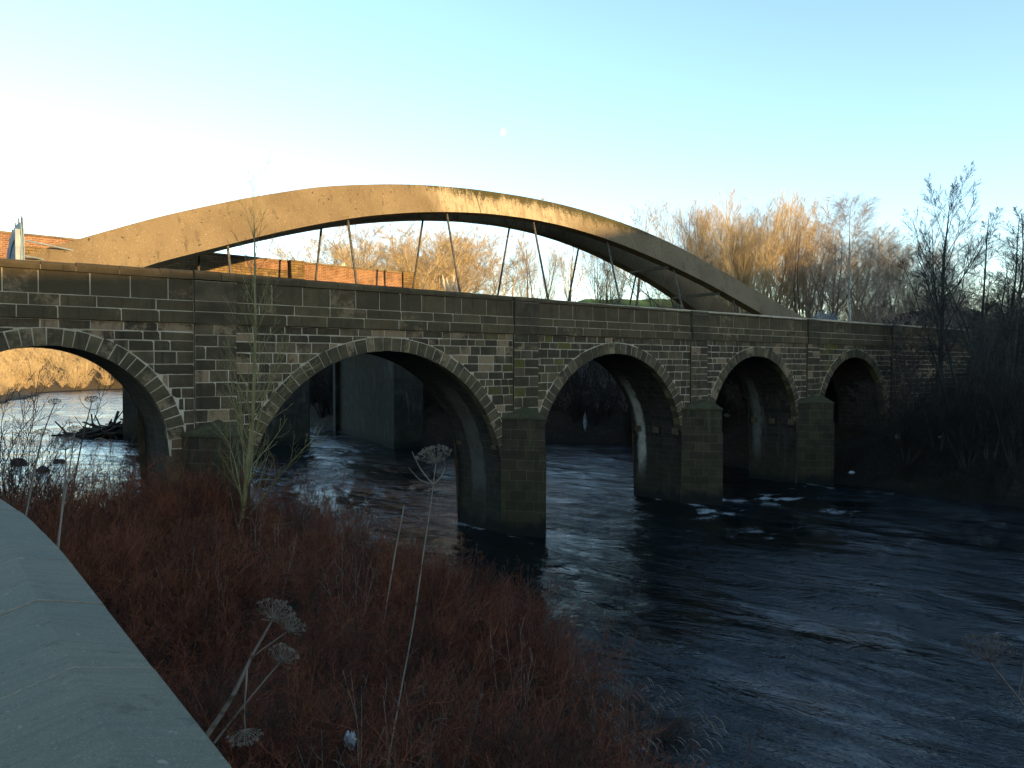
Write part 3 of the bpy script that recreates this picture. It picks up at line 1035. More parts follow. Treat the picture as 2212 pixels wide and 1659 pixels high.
# ------------------------------------------------------------------ spiked fans that stop people climbing the arch
def fan(root, c, e, r_pos, r_neg, zr, solid):
    """upright fan about the point c, spreading r_pos along e and r_neg the other way"""
    c, e = np.array(c), unit(np.array(e))
    nrm = np.cross(e, UP)
    angs = np.linspace(0, math.pi, 17)
    pts = []
    for t in angs:
        r = r_pos if math.cos(t) > 0 else r_neg
        pts.append(c + e * math.cos(t) * r + UP * math.sin(t) * zr)
    if solid:
        sh = MB()
        sh.prism([p - nrm * 0.02 for p in pts], nrm * 0.04)
        sh.build('fan_sheet', M_SHEET, root)
    for p in pts:
        sp = MB()
        a, b = c + (p - c) * 0.25, c + (p - c) * 1.12
        if np.linalg.norm(b - a) < 0.2: continue
        dr = unit(b - a)
        sd = np.cross(dr, nrm)
        wv = 0.045
        n0 = 0.025
        sp.prism([q + nrm * n0 for q in (a - sd * wv, b - sd * wv - dr * 0.10, b, b + sd * wv - dr * 0.10, a + sd * wv)], nrm * 0.03)
        sp.build('spike', M_STEEL, root)
    for k in (0.45, 0.8):
        V, Q = tubes([(np.array([c + (p - c) * k - nrm * 0.03 for p in pts]), np.full(len(pts), 0.025))], 6)
        link('fan_rail', np_mesh('fan_rail', V, Q, M_STEEL), root)


f1 = empty('climb_guard', W(-17.0, -4.4, 9.7), 'grey blue spiked guard panel seen edge-on at the left foot of the concrete arch', 'climb guard')
fan(f1, W(-16.95, -4.1, 9.9), -N * 0.96 - D * 0.28, 1.2, 0.12, 1.95, True)
pst = MB()
pst.wbox(-17.11, -16.97, -4.16, -4.02, 9.2, 11.62)
pst.build('guard_post', M_STEEL, f1)
for za, sb_, zb_ in ((11.3, -15.3, 11.15), (10.8, -16.1, 10.75)):
    V, Q = tubes([(np.array([W(-16.9, -4.2, za), W((sb_ - 16.9) / 2, -4.4, (za + zb_) / 2), W(sb_, -4.75, zb_)]), np.full(3, 0.03))], 6)
    link('guard_stay', np_mesh('guard_stay', V, Q, M_STEEL), f1)
f2 = empty('climb_guard', W(31.3, -4.6, 9.6), 'half-round fan of pale steel spikes at the right foot of the concrete arch', 'climb guard')
fan(f2, W(31.9, -4.35, 9.95), N, 1.35, 1.15, 1.15, False)

# ------------------------------------------------------------------ near wall with its ridged coping
def near_material():
    m = NT('near coping stone')
    g = m.geo()
    al = m.mapping(g, rot=(0, 0, -math.atan2(0.788, -0.615) + math.radians(8)))
    n1 = m.noise(m.mapping(al, scale=(26.0, 3.2, 3.2)), 1.0, 7, 0.7, 0.6)
    n2 = m.noise(g, 2.0, 4, 0.6)
    n3 = m.noise(g, 160, 3, 0.7)
    c = m.mix(m.ramp(n1, 0.33, 0.68), (0.082, 0.076, 0.046), (0.112, 0.102, 0.063))
    c = m.mix(m.ramp(n2, 0.35, 0.7), c, m.mix(0.5, c, (0.066, 0.072, 0.050)))
    c = m.mix(m.ramp(n3, 0.52, 0.75), c, m.mix(0.5, c, (0.24, 0.235, 0.18)))
    c = m.mix(m.ramp(m.noise(g, 60, 4, 0.7), 0.60, 0.70), c, m.mix(0.5, c, (0.02, 0.02, 0.014)))
    c = m.mix(m.ramp(m.noise(g, 7.0, 6, 0.75), 0.57, 0.66), c, m.mix(0.55, c, (0.035, 0.036, 0.020)))
    c = m.mix(m.ramp(m.noise(g, 24.0, 4, 0.6), 0.66, 0.71), c, m.mix(0.6, c, (0.22, 0.21, 0.15)))
    h = m.math('ADD', m.math('MULTIPLY', n1, 0.6), m.math('MULTIPLY', n3, 0.4))
    return m.done(c, 0.8, m.bump(h, 0.5, 0.008), 0.35, 1.2)


M_NEAR = near_material()
M_JOINT = plain_noise('pale pointing', (0.17, 0.135, 0.085), (0.27, 0.21, 0.135), 40, 0.95, 0.004)
nw = empty('garden_wall', W(-19.35, 20, 3.0), 'near stone wall with a ridged grey coping, curving away at bottom left', 'wall')
RZ = 6.4
# ridge line seen in the photograph, brought to the height of the coping
ctrl = [(-19.36, 26.2), (-19.36, 25.2), (-19.36, 24.2), (-19.36, 23.2), (-19.36, 22.2), (-19.36, 21.2), (-19.385, 20.2), (-19.47, 19.2), (-19.66, 18.2), (-19.98, 17.25), (-20.5, 16.4), (-21.2, 15.7), (-22.1, 15.2), (-23.2, 14.9)]
cs = np.array([W(a, b, 0) for a, b in ctrl])
tt = np.linspace(0, len(cs) - 1, 240)
k = np.arange(len(cs))
line = np.stack([np.interp(tt, k, cs[:, i]) for i in range(3)], -1)
for _ in range(20):
    line[1:-1] = (line[:-2] + line[1:-1] * 2 + line[2:]) / 4
ld = np.concatenate([[0], np.cumsum(np.linalg.norm(np.diff(line, axis=0), axis=1))])
def wall_at(d_):
    p = np.array([np.interp(d_, ld, line[:, i]) for i in range(3)])
    q = np.array([np.interp(d_ + 0.02, ld, line[:, i]) for i in range(3)])
    t = (q - p) / np.linalg.norm(q - p)
    return p, np.array([t[1], -t[0], 0])      # point, side towards the river


joints = [0.29]
# joints measured on the photograph: 0.74 m stones
for kk in range(16):
    joints.append(joints[-1] + 0.745)
hw = 0.205
prof = [(hw, RZ - 0.16), (hw, RZ - 0.066), (hw - 0.012, RZ - 0.050), (0.0, RZ), (-hw + 0.012, RZ - 0.050), (-hw, RZ - 0.066), (-hw, RZ - 0.16)]
for j0, j1 in zip(joints, joints[1:]):
    st = MB()
    dz = rng.uniform(-0.003, 0.003)
    ds = np.linspace(j0 + 0.004, j1 - 0.004, 7)
    rings = []
    for d_ in ds:
        p, sd = wall_at(d_)
        rings.append([p + sd * a + UP * (z + dz) for a, z in prof])
    for a, b in zip(rings, rings[1:]):
        for i in range(len(prof)):
            i2 = (i + 1) % len(prof)
            st.quad(a[i], a[i2], b[i2], b[i])
    st.add(rings[0], [tuple(range(len(prof)))])
    st.add(rings[-1], [tuple(range(len(prof)))[::-1]])
    st.build('coping_stone', M_NEAR, nw)
    # pointing in the joint
    jt = MB()
    p, sd = wall_at(j1)
    p2, _ = wall_at(j1 + 0.01)
    t = (p2 - p) / np.linalg.norm(p2 - p)
    pr = [(a * 1.004, z + 0.0012) for a, z in prof]
    jt.prism([p + sd * a + UP * z - t * 0.003 for a, z in pr], t * 0.006)
    jt.build('joint', M_JOINT, nw)
bd = MB()
ds = np.linspace(0.0, ld[-1], 60)
for d0_, d1_ in zip(ds, ds[1:]):
    p, sd = wall_at(d0_)
    q, sq = wall_at(min(d1_, ld[-1] - 0.03))
    for sgn in (1, -1):
        a, b = p + sd * 0.16 * sgn, q + sq * 0.16 * sgn
        bd.quad(a + UP * 1.0, b + UP * 1.0, b + UP * (RZ - 0.155), a + UP * (RZ - 0.155), [(d0_, 1), (d1_, 1), (d1_, RZ), (d0_, RZ)])
bd.build('wall_body', M_PIER, nw)

# ------------------------------------------------------------------ vegetation: growth
def turn(d, ang, az):
    """direction d bent by ang towards azimuth az around d"""
    ref = np.array([1.0, 0, 0]) if abs(d[2]) > 0.9 else UP
    a = unit(np.cross(d, ref))
    b = np.cross(d, a)
    return unit(d * math.cos(ang) + (a * math.cos(az) + b * math.sin(az)) * math.sin(ang))


def shoot(r, p, d, L, n, wig, up):
    pts = [p]
    st = L / (n - 1)
    for _ in range(n - 1):
        d = unit(d + r.normal(0, wig, 3) + UP * up)
        pts.append(pts[-1] + d * st)
    return np.array(pts)


def along(pts, f):
    x = f * (len(pts) - 1)
    i = min(int(x), len(pts) - 2)
    return pts[i] + (pts[i + 1] - pts[i]) * (x - i), unit(pts[i + 1] - pts[i])


def grow(r, stems, levels, rmin=0.004):
    """stems: list of (pts, r0, r1); levels: dicts n, len, ang, up, wig, f0, pts; returns [stems, branches...] as chains"""
    out = [[(p, np.linspace(a, b, len(p))) for p, a, b in stems]]
    cur = [(p, a, b, np.linalg.norm(np.diff(p, axis=0), axis=1).sum()) for p, a, b in stems]
    for lv in levels:
        nxt, ch = [], []
        for p, a, b, L in cur:
            n = lv['n'] if isinstance(lv['n'], int) else max(1, int(round(lv['n'] * L)))
            az = r.uniform(0, 6.28)
            for i in range(n):
                f = lv['f0'] + (lv.get('f1', 0.98) - lv['f0']) * (i + r.uniform(0, 1)) / n
                q, d = along(p, f)
                az += 2.4 + r.normal(0, 0.4)
                shape = lv.get('shape', 'cone')
                k = (1.0 - 0.72 * f) if shape == 'cone' else (0.55 + 0.45 * math.sin(math.pi * min(1, f * 1.05))) if shape == 'round' else 1.0
                l = L * lv['len'] * k * r.uniform(0.7, 1.25)
                rr = max(rmin, (a + (b - a) * f) * lv.get('rk', 0.55))
                c = shoot(r, q, turn(d, lv['ang'] * r.uniform(0.7, 1.25), az), l, lv['pts'], lv['wig'], lv['up'])
                e = max(rmin * 0.8, rr * 0.25)
                ch.append((c, np.linspace(rr, e, len(c))))
                nxt.append((c, rr, e, l))
        out.append(ch)
        cur = nxt
    return out


def tree_meshes(kind, seed):
    """trunk and crown of a bare winter tree about 12 m high, standing at the origin"""
    r = np.random.default_rng(seed)
    H = 12.0
    if kind == 'spreading':
        tr = shoot(r, np.zeros(3), np.array([0.02, 0, 1.0]), 11.2, 9, 0.05, 0.12)
        ch = grow(r, [(tr, 0.17, 0.02)], [dict(n=17, len=0.62, ang=0.70, up=0.20, wig=0.07, f0=0.30, pts=6, shape='cone', rk=0.42),
                                        dict(n=9, len=0.52, ang=0.55, up=0.10, wig=0.10, f0=0.2, pts=5, shape='cone'),
                                        dict(n=7, len=0.60, ang=0.5, up=0.08, wig=0.12, f0=0.15, pts=4, shape='cone'),
                                        dict(n=5, len=0.75, ang=0.5, up=0.06, wig=0.15, f0=0.1, pts=3)], 0.005)
    elif kind == 'birch':
        tr = shoot(r, np.zeros(3), np.array([0.0, 0.02, 1.0]), 12.0, 10, 0.03, 0.15)
        ch = grow(r, [(tr, 0.075, 0.010)], [dict(n=36, len=0.27, ang=0.75, up=0.10, wig=0.08, f0=0.26, pts=5, shape='round', rk=0.33),
                                         dict(n=11, len=0.55, ang=0.55, up=0.0, wig=0.12, f0=0.1, pts=4, shape='cone'),
                                         dict(n=13, len=0.75, ang=0.6, up=-0.06, wig=0.14, f0=0.05, pts=4, shape='cone')], 0.0046)
    elif kind == 'willow':
        stems = []
        for i in range(7):
            a = i * 0.9 + r.uniform(-.3, .3)
            d = np.array([math.cos(a) * 0.30, math.sin(a) * 0.30, 1.0])
            stems.append((shoot(r, np.array([math.cos(a), math.sin(a), 0]) * 0.3, unit(d), r.uniform(9.0, 11.8), 7, 0.06, 0.05), 0.085, 0.012))
        ch = grow(r, stems, [dict(n=13, len=0.34, ang=0.45, up=0.14, wig=0.08, f0=0.18, pts=5, shape='round', rk=0.5),
                             dict(n=9, len=0.58, ang=0.42, up=0.12, wig=0.09, f0=0.05, pts=4, shape='cone'),
                             dict(n=8, len=0.80, ang=0.42, up=0.10, wig=0.12, f0=0.05, pts=3, shape='cone')], 0.0048)
    elif kind == 'round':
        stems = []
        for i in range(9):
            a = i * 0.7 + r.uniform(-.3, .3)
            k = r.uniform(0.15, 0.75)
            d = np.array([math.cos(a) * k, math.sin(a) * k, 1.0])
            stems.append((shoot(r, np.array([math.cos(a), math.sin(a), 0]) * 0.35, unit(d), r.uniform(9.0, 11.5), 7, 0.08, 0.04), 0.075, 0.012))
        ch = grow(r, stems, [dict(n=12, len=0.34, ang=0.62, up=0.07, wig=0.1, f0=0.15, pts=5, shape='round', rk=0.5),
                             dict(n=9, len=0.58, ang=0.5, up=0.05, wig=0.11, f0=0.05, pts=4, shape='cone'),
                             dict(n=11, len=0.80, ang=0.5, up=0.04, wig=0.13, f0=0.05, pts=3, shape='cone')], 0.0060)
    else:   # thin, several leaning poles
        stems = []
        for i in range(3):
            a = r.uniform(0, 6.28)
            d = np.array([math.cos(a) * 0.16, math.sin(a) * 0.16, 1.0])
            stems.append((shoot(r, np.array([math.cos(a), math.sin(a), 0]) * 0.3, unit(d), r.uniform(9.0, 12), 8, 0.05, 0.05), 0.075, 0.010))
        ch = grow(r, stems, [dict(n=17, len=0.24, ang=0.75, up=0.10, wig=0.12, f0=0.25, pts=5, shape='cone', rk=0.45),
                             dict(n=9, len=0.58, ang=0.55, up=0.07, wig=0.12, f0=0.05, pts=4, shape='cone'),
                             dict(n=9, len=0.80, ang=0.5, up=0.05, wig=0.14, f0=0.05, pts=3, shape='cone')], 0.0046)
    V, Q = tubes(ch[0], 7)
    mt = np_mesh('trunk', V, Q, None)
    big, small = ch[1], [c for l in ch[2:] for c in l]
    V1, Q1 = tubes(big, 4)
    V2, Q2 = tubes(small, 3)
    mc = np_mesh('crown', np.concatenate([V1, V2]), np.concatenate([Q1, Q2 + len(V1)]), None)
    return mt, mc


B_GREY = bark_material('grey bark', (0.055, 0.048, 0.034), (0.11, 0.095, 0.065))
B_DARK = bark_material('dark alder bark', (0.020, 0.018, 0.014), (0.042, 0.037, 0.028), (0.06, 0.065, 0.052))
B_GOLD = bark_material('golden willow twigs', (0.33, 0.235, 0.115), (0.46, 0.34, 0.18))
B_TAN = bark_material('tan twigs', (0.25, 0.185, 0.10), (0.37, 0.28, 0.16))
B_PLUM = bark_material('purple brown birch twigs', (0.17, 0.128, 0.090), (0.27, 0.205, 0.145))
B_BIRCH = bark_material('white birch bark', (0.22, 0.20, 0.165), (0.30, 0.275, 0.235), (0.05, 0.045, 0.04))
B_OLIVE = bark_material('olive sallow bark', (0.135, 0.112, 0.038), (0.215, 0.178, 0.075), (0.10, 0.09, 0.045))
B_RED = bark_material('red brown stems', (0.032, 0.0125, 0.006), (0.175, 0.052, 0.019))
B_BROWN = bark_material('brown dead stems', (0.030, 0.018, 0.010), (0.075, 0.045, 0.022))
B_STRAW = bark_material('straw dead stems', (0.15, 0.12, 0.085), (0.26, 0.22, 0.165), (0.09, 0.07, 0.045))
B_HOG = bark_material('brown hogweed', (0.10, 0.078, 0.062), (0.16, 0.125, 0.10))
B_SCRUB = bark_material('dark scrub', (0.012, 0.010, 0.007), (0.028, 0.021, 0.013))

PROTO = {}


def plant_tree(kind, variant, x, depth, base, top, label, bark, twig, wide=1.0, rot=0.0, group=None, name='bare_tree', lean=0.0):
    """tree seen at x (2212-wide frame) at a distance, from height base up to picture row top"""
    p = at(x, 800, depth)
    zt = at(x, top, depth)[2]
    p[2] = base
    if (kind, variant) not in PROTO:
        PROTO[(kind, variant)] = tree_meshes(kind, 100 + 7 * variant + sum(map(ord, kind)))
    mt, mc = PROTO[(kind, variant)]
    o = empty(name, p, label, 'tree', group)
    hz = mc['hz'] if 'hz' in mc else float(np.percentile([v.co.z for v in mc.vertices], 99.3))
    mc['hz'] = hz
    k = (zt - base) / hz
    o.scale = (k * wide, k * wide, k)
    o.rotation_euler = (0, lean, rot)
    for nm, me, mat in (('trunk', mt, bark), ('crown', mc, twig)):
        if not me.materials:
            me.materials.append(mat)
        c = bpy.data.objects.new(nm, me)
        COL.objects.link(c)
        c.parent = o
        c.material_slots[0].link = 'OBJECT'
        c.material_slots[0].material = mat
    return o


G1 = 'bare trees along the road beyond the bridge'
# --- behind the arch, left to right
plant_tree('round', 0, 868, 72, 9.6, 497, 'rounded golden-twigged bare tree seen under the middle of the concrete arch', B_TAN, B_GOLD, 1.9, 0.3, G1)
plant_tree('round', 1, 950, 78, 9.6, 505, 'second golden bare tree just right of the rounded one under the arch', B_TAN, B_GOLD, 1.5, 1.3, G1)
plant_tree('willow', 0, 800, 76, 9.6, 512, 'golden bare tree at the left side of the rounded clump under the arch', B_TAN, B_GOLD, 1.5, 2.3, G1)
plant_tree('round', 1, 905, 82, 9.6, 492, 'golden bare tree at the back of the rounded clump under the arch', B_TAN, B_GOLD, 1.9, 0.9, G1)
plant_tree('round', 0, 780, 84, 9.6, 520, 'low spreading bare tree behind the left side of the golden clump under the arch', B_TAN, B_TAN, 2.0, 3.9, G1)
plant_tree('round', 1, 990, 84, 9.6, 530, 'low spreading bare tree at the right edge of the golden clump under the arch', B_TAN, B_TAN, 1.8, 5.1, G1)
plant_tree('thin', 0, 742, 80, 9.6, 545, 'small greyish bare tree at the left edge of the golden clump under the arch', B_GREY, B_TAN, 1.6, 0.8, G1)
plant_tree('thin', 1, 1082, 74, 9.0, 497, 'slender pale bare tree standing left of the third pair of hangers', B_TAN, B_TAN, 1.5, 2.0, G1)
plant_tree('willow', 0, 1150, 82, 9.0, 512, 'tan many-stemmed tree between the two leaning hangers right of the crown', B_GREY, B_TAN, 1.1, 0.4, G1)
plant_tree('spreading', 0, 1225, 74, 9.0, 498, 'open-crowned grey bare tree under the right half of the arch', B_GREY, B_TAN, 1.15, 1.0, G1)
plant_tree('spreading', 1, 1372, 72, 9.2, 428, 'tall bare tree whose top rises above the right half of the concrete arch', B_GREY, B_TAN, 1.0, 2.2, G1)
plant_tree('willow', 1, 1310, 80, 9.2, 520, 'grey-brown bushy tree below the falling right side of the arch', B_GREY, B_GREY, 1.1, 1.2, G1)
plant_tree('thin', 0, 1440, 70, 9.2, 540, 'low bare tree glimpsed between the two concrete ribs at right', B_GREY, B_GREY, 1.5, 2.9, G1)
# --- the belt right of the arch
plant_tree('willow', 1, 1530, 84, 9.6, 428, 'pale tall willow at the left end of the belt right of the arch', B_TAN, B_TAN, 1.05, 0.2, G1)
plant_tree('willow', 0, 1612, 80, 9.6, 415, 'tallest golden-topped willow of the belt right of the arch', B_TAN, B_GOLD, 1.15, 2.1, G1)
plant_tree('round', 1, 1672, 84, 9.6, 440, 'orange-gold crowned willow beside the tallest one', B_TAN, B_GOLD, 1.0, 0.7, G1)
plant_tree('willow', 1, 1735, 82, 9.8, 478, 'grey-brown dense willow left of the birch', B_GREY, B_PLUM, 1.05, 1.4, G1)
plant_tree('willow', 0, 1565, 90, 9.6, 470, 'grey bushy willow set back behind the pale one', B_GREY, B_TAN, 1.2, 1.9, G1)
plant_tree('birch', 0, 1838, 70, 9.4, 410, 'tall slim birch with a sunlit white stem right of the willows', B_BIRCH, B_PLUM, 1.5, 0.5, G1, 'birch_tree')
plant_tree('birch', 1, 1893, 74, 9.4, 486, 'shorter purple-twigged birch right of the tall slim birch', B_BIRCH, B_PLUM, 1.5, 2.6, G1, 'birch_tree')
plant_tree('thin', 1, 1790, 76, 9.4, 505, 'thin brown tree between the dense willow and the tall birch', B_GREY, B_PLUM, 1.4, 0.9, G1)
plant_tree('round', 0, 1935, 84, 9.6, 520, 'low brown round-crowned tree filling the gap right of the birches', B_GREY, B_PLUM, 1.3, 1.7, G1)
plant_tree('birch', 0, 1962, 78, 11.0, 520, 'pale-stemmed birch on the sunlit bank left of the big dark alder', B_BIRCH, B_TAN, 1.3, 1.1, G1, 'birch_tree')
for i, (x_, d_, t_, k_) in enumerate(((1500, 92, 500, 'round'), (1548, 94, 455, 'willow'), (1640, 93, 440, 'willow'), (1760, 94, 490, 'willow'), (1815, 92, 500, 'round'), (1870, 94, 525, 'willow'), (1985, 92, 545, 'willow'))):
    plant_tree(k_, i % 2, x_, d_, 9.8, t_, 'grey-brown bare tree in the close back row of the belt right of the arch', B_GREY, (B_TAN, B_PLUM, B_GOLD)[i % 3] if i < 6 else B_PLUM, 1.35, 0.7 * i, 'back row of bare trees right of the arch')
# --- the right bank, nearer
G2 = 'bare trees on the right-hand bank'
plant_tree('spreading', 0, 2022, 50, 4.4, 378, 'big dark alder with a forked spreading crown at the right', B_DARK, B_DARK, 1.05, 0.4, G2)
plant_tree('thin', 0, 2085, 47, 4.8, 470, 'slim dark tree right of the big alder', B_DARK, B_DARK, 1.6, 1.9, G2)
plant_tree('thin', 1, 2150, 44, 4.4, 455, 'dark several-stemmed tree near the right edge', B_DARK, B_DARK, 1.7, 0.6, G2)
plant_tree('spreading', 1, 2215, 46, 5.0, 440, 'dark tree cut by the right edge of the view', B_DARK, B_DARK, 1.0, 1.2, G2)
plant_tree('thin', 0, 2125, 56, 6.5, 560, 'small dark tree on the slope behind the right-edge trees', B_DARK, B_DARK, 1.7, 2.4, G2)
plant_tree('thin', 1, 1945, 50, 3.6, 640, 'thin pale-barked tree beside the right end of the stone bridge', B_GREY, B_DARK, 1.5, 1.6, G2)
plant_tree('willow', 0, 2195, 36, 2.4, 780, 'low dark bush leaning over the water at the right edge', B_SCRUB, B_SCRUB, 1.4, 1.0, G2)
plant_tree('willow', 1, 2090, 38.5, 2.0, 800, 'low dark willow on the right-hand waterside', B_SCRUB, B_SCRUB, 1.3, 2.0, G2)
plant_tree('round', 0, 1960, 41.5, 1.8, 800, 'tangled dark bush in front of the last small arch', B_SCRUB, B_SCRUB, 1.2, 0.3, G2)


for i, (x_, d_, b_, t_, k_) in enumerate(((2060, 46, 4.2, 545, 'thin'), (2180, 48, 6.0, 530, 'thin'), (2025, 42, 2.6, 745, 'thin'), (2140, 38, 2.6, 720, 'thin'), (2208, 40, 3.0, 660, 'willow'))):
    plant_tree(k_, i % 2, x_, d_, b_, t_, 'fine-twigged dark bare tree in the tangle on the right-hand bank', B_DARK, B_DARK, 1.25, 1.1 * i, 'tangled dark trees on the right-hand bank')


# ------------------------------------------------------------------ scrub and thickets
def bush(seed, n, h, spread, sub, mat=None, k2=5, wig=0.12, up=0.03, rad=0.006, rmin=0.003):
    r = np.random.default_rng(seed)
    stems = []
    for i in range(n):
        a, q = r.uniform(0, 6.28), r.uniform(0.05, spread)
        L = h * r.uniform(0.6, 1.15)
        stems.append((shoot(r, np.array([math.cos(a), math.sin(a), 0]) * r.uniform(0, 0.25), unit(np.array([math.cos(a) * q, math.sin(a) * q, 1.0])), L, 5, wig, up), rad, rad * 0.5))
    lv = [dict(n=sub, len=0.42, ang=0.55, up=0.05, wig=0.14, f0=0.22, pts=4, shape='cone', rk=0.7)]
    if k2: lv.append(dict(n=k2, len=0.5, ang=0.6, up=0.03, wig=0.18, f0=0.15, pts=3, shape='cone', rk=0.8))
    ch = grow(r, stems, lv, rmin)
    return tubes([c for l in ch for c in l], 3)


def stuff(name, templates, places, mat, label, cat):
    V, Q = scatter(templates, places)
    o = link(name, np_mesh(name, V, Q, mat))
    return tag(o, label, cat, None, 'stuff')


rg = np.random.default_rng(5)
# red thicket on the near bank
T_RED = [bush(200 + i, 16, 1.5, 1.7, 7, k2=4, rad=0.0055, rmin=0.0028, wig=0.27, up=0.0) for i in range(6)]
def bank_points(n, s0, s1, v0, v1, dmin, dmax, ok=None):
    out = []
    while len(out) < n:
        s, v = rg.uniform(s0, s1), rg.uniform(v0, v1)
        p = W(s, v, 0)
        d = float(river_dist(np.array([p[0]]), np.array([p[1]]))[0])
        if dmin <= d <= dmax and (ok is None or ok(s, v, p)):
            p[2] = float(ground_z(np.array([p[0]]), np.array([p[1]]))[0]) - 0.05
            out.append((s, v, d, p))
    return out


def off_wall(s, v, p):
    return s > -18.85 - max(0.0, 18.6 - v) * 0.8 and math.hypot(p[0], p[1]) > 3.2


pl = []
for s, v, d, p in bank_points(500, -24, -6.5, 0.4, 25, 0.02, 16, off_wall):
    hgt = (0.75 + 0.5 * float(fbm(np.array([s * 0.4]), np.array([v * 0.4]), 77, 2)[0])) * (0.8 + 0.4 * rg.random())
    hgt *= 1.0 if d > 1 else 0.9
    pl.append((int(rg.integers(0, 6)), p, rg.uniform(0, 6.28), hgt * 1.35, hgt * (1.5 if v < 10 else 1.35 if v < 16 else 1.1)))
for s, v, d, p in bank_points(80, -18, -9.2, 0.7, 5.0, 0.05, 12):
    pl.append((int(rg.integers(0, 6)), p, rg.uniform(0, 6.28), 1.35, rg.uniform(1.45, 2.1)))
stuff('red_thicket', T_RED, pl, B_RED, 'thicket of dark red leafless stems covering the near river bank', 'thicket')
T_BR = [bush(240 + i, 10, 1.3, 1.0, 4, k2=3, rad=0.006, rmin=0.003, wig=0.2, up=-0.05) for i in range(4)]
pl = [(int(rg.integers(0, 4)), p, rg.uniform(0, 6.28), rg.uniform(0.6, 1.1), rg.uniform(0.5, 0.95)) for s, v, d, p in bank_points(300, -23, -6.5, 0.4, 26, 0.0, 16, off_wall)]
stuff('brown_undergrowth', T_BR, pl, B_BROWN, 'tangle of brown dead stalks low among the red thicket on the near bank', 'undergrowth')
# dark scrub of the right bank
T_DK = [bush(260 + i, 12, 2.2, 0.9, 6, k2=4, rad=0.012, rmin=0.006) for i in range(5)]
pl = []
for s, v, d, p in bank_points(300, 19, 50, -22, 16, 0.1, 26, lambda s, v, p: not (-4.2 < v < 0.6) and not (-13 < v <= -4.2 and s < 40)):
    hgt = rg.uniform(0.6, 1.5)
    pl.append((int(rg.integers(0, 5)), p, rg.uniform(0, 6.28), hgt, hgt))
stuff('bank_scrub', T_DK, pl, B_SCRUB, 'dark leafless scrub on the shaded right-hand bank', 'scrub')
# scrub along the road beyond the bridge
pl = []
for i in range(420):
    x = rg.uniform(900, 2230)
    dep = rg.uniform(62, 92)
    p = at(x, 800, dep)
    d = float(river_dist(np.array([p[0]]), np.array([p[1]]))[0])
    if d < 4: continue
    p[2] = float(ground_z(np.array([p[0]]), np.array([p[1]]))[0]) - 0.1
    hgt = rg.uniform(0.7, 1.5) * (1.0 if x > 1480 else 0.62)
    pl.append((int(rg.integers(0, 5)), p, rg.uniform(0, 6.28), hgt * 1.3, hgt))
stuff('roadside_scrub', T_DK, pl, B_PLUM, 'brown bramble and scrub at the foot of the trees beyond the bridge', 'scrub')
# sunlit scrub on the far bank upstream
T_GD = [bush(290 + i, 14, 5.0, 0.7, 7, k2=5, rad=0.03, rmin=0.016) for i in range(4)]
pl = []
for i in range(1000):
    x, y = rg.uniform(-215, -85), rg.uniform(120, 300)
    d = float(river_dist(np.array([x]), np.array([y]))[0])
    if d < 2.5 or x / y > -0.42 or x / y < -0.80: continue
    p = np.array([x, y, float(ground_z(np.array([x]), np.array([y]))[0]) - 0.2])
    hgt = rg.uniform(0.6, 1.35) * (0.55 if d < 7 else 1.0)
    pl.append((int(rg.integers(0, 4)), p, rg.uniform(0, 6.28), hgt * 1.25, hgt))
stuff('far_bank_scrub', T_GD, pl, B_GOLD, 'golden sunlit willow scrub on the far bank, seen through the left arch', 'scrub')

# dark scrub on both banks upstream, behind the old viaduct
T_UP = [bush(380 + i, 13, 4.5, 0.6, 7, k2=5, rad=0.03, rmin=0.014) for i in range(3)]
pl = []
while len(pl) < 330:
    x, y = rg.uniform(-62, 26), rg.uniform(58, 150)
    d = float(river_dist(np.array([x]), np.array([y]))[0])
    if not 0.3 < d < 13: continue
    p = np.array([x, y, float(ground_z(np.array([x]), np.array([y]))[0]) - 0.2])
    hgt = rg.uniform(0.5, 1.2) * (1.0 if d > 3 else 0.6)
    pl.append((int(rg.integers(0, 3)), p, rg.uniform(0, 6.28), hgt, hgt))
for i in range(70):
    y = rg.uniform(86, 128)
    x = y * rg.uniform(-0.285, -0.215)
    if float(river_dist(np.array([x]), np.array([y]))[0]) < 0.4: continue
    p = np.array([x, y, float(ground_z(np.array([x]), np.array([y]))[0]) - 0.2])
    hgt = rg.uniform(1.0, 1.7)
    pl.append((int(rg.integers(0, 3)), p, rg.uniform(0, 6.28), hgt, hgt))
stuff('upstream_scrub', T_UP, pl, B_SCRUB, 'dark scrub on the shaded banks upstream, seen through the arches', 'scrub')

# bramble mound on the road verge just beyond the end of the brick wall
pl = []
for i in range(60):
    p = W(rg.uniform(5.5, 17), -rg.uniform(11.5, 15.5), 9.55)
    pl.append((int(rg.integers(0, 4)), p, rg.uniform(0, 6.28), rg.uniform(0.8, 1.3), rg.uniform(0.5, 0.85)))
stuff('bramble_mound', T_BR, pl, B_BROWN, 'low mound of brown bramble past the right end of the brick wall', 'bramble')
# pale dead stalks standing among the thicket in the foreground
T_ST = [bush(320 + i, 5, 1.7, 0.35, 3, k2=2, rad=0.0042, rmin=0.0018, wig=0.07) for i in range(3)]
pl = [(int(rg.integers(0, 3)), p, rg.uniform(0, 6.28), rg.uniform(0.7, 1.1), rg.uniform(0.7, 1.15)) for s, v, d, p in bank_points(30, -17, -7, 8, 24, 0.1, 8, off_wall)]
stuff('dead_stalks', T_ST, pl, B_STRAW, 'thin pale dead stalks scattered through the red thicket', 'dead stalks')

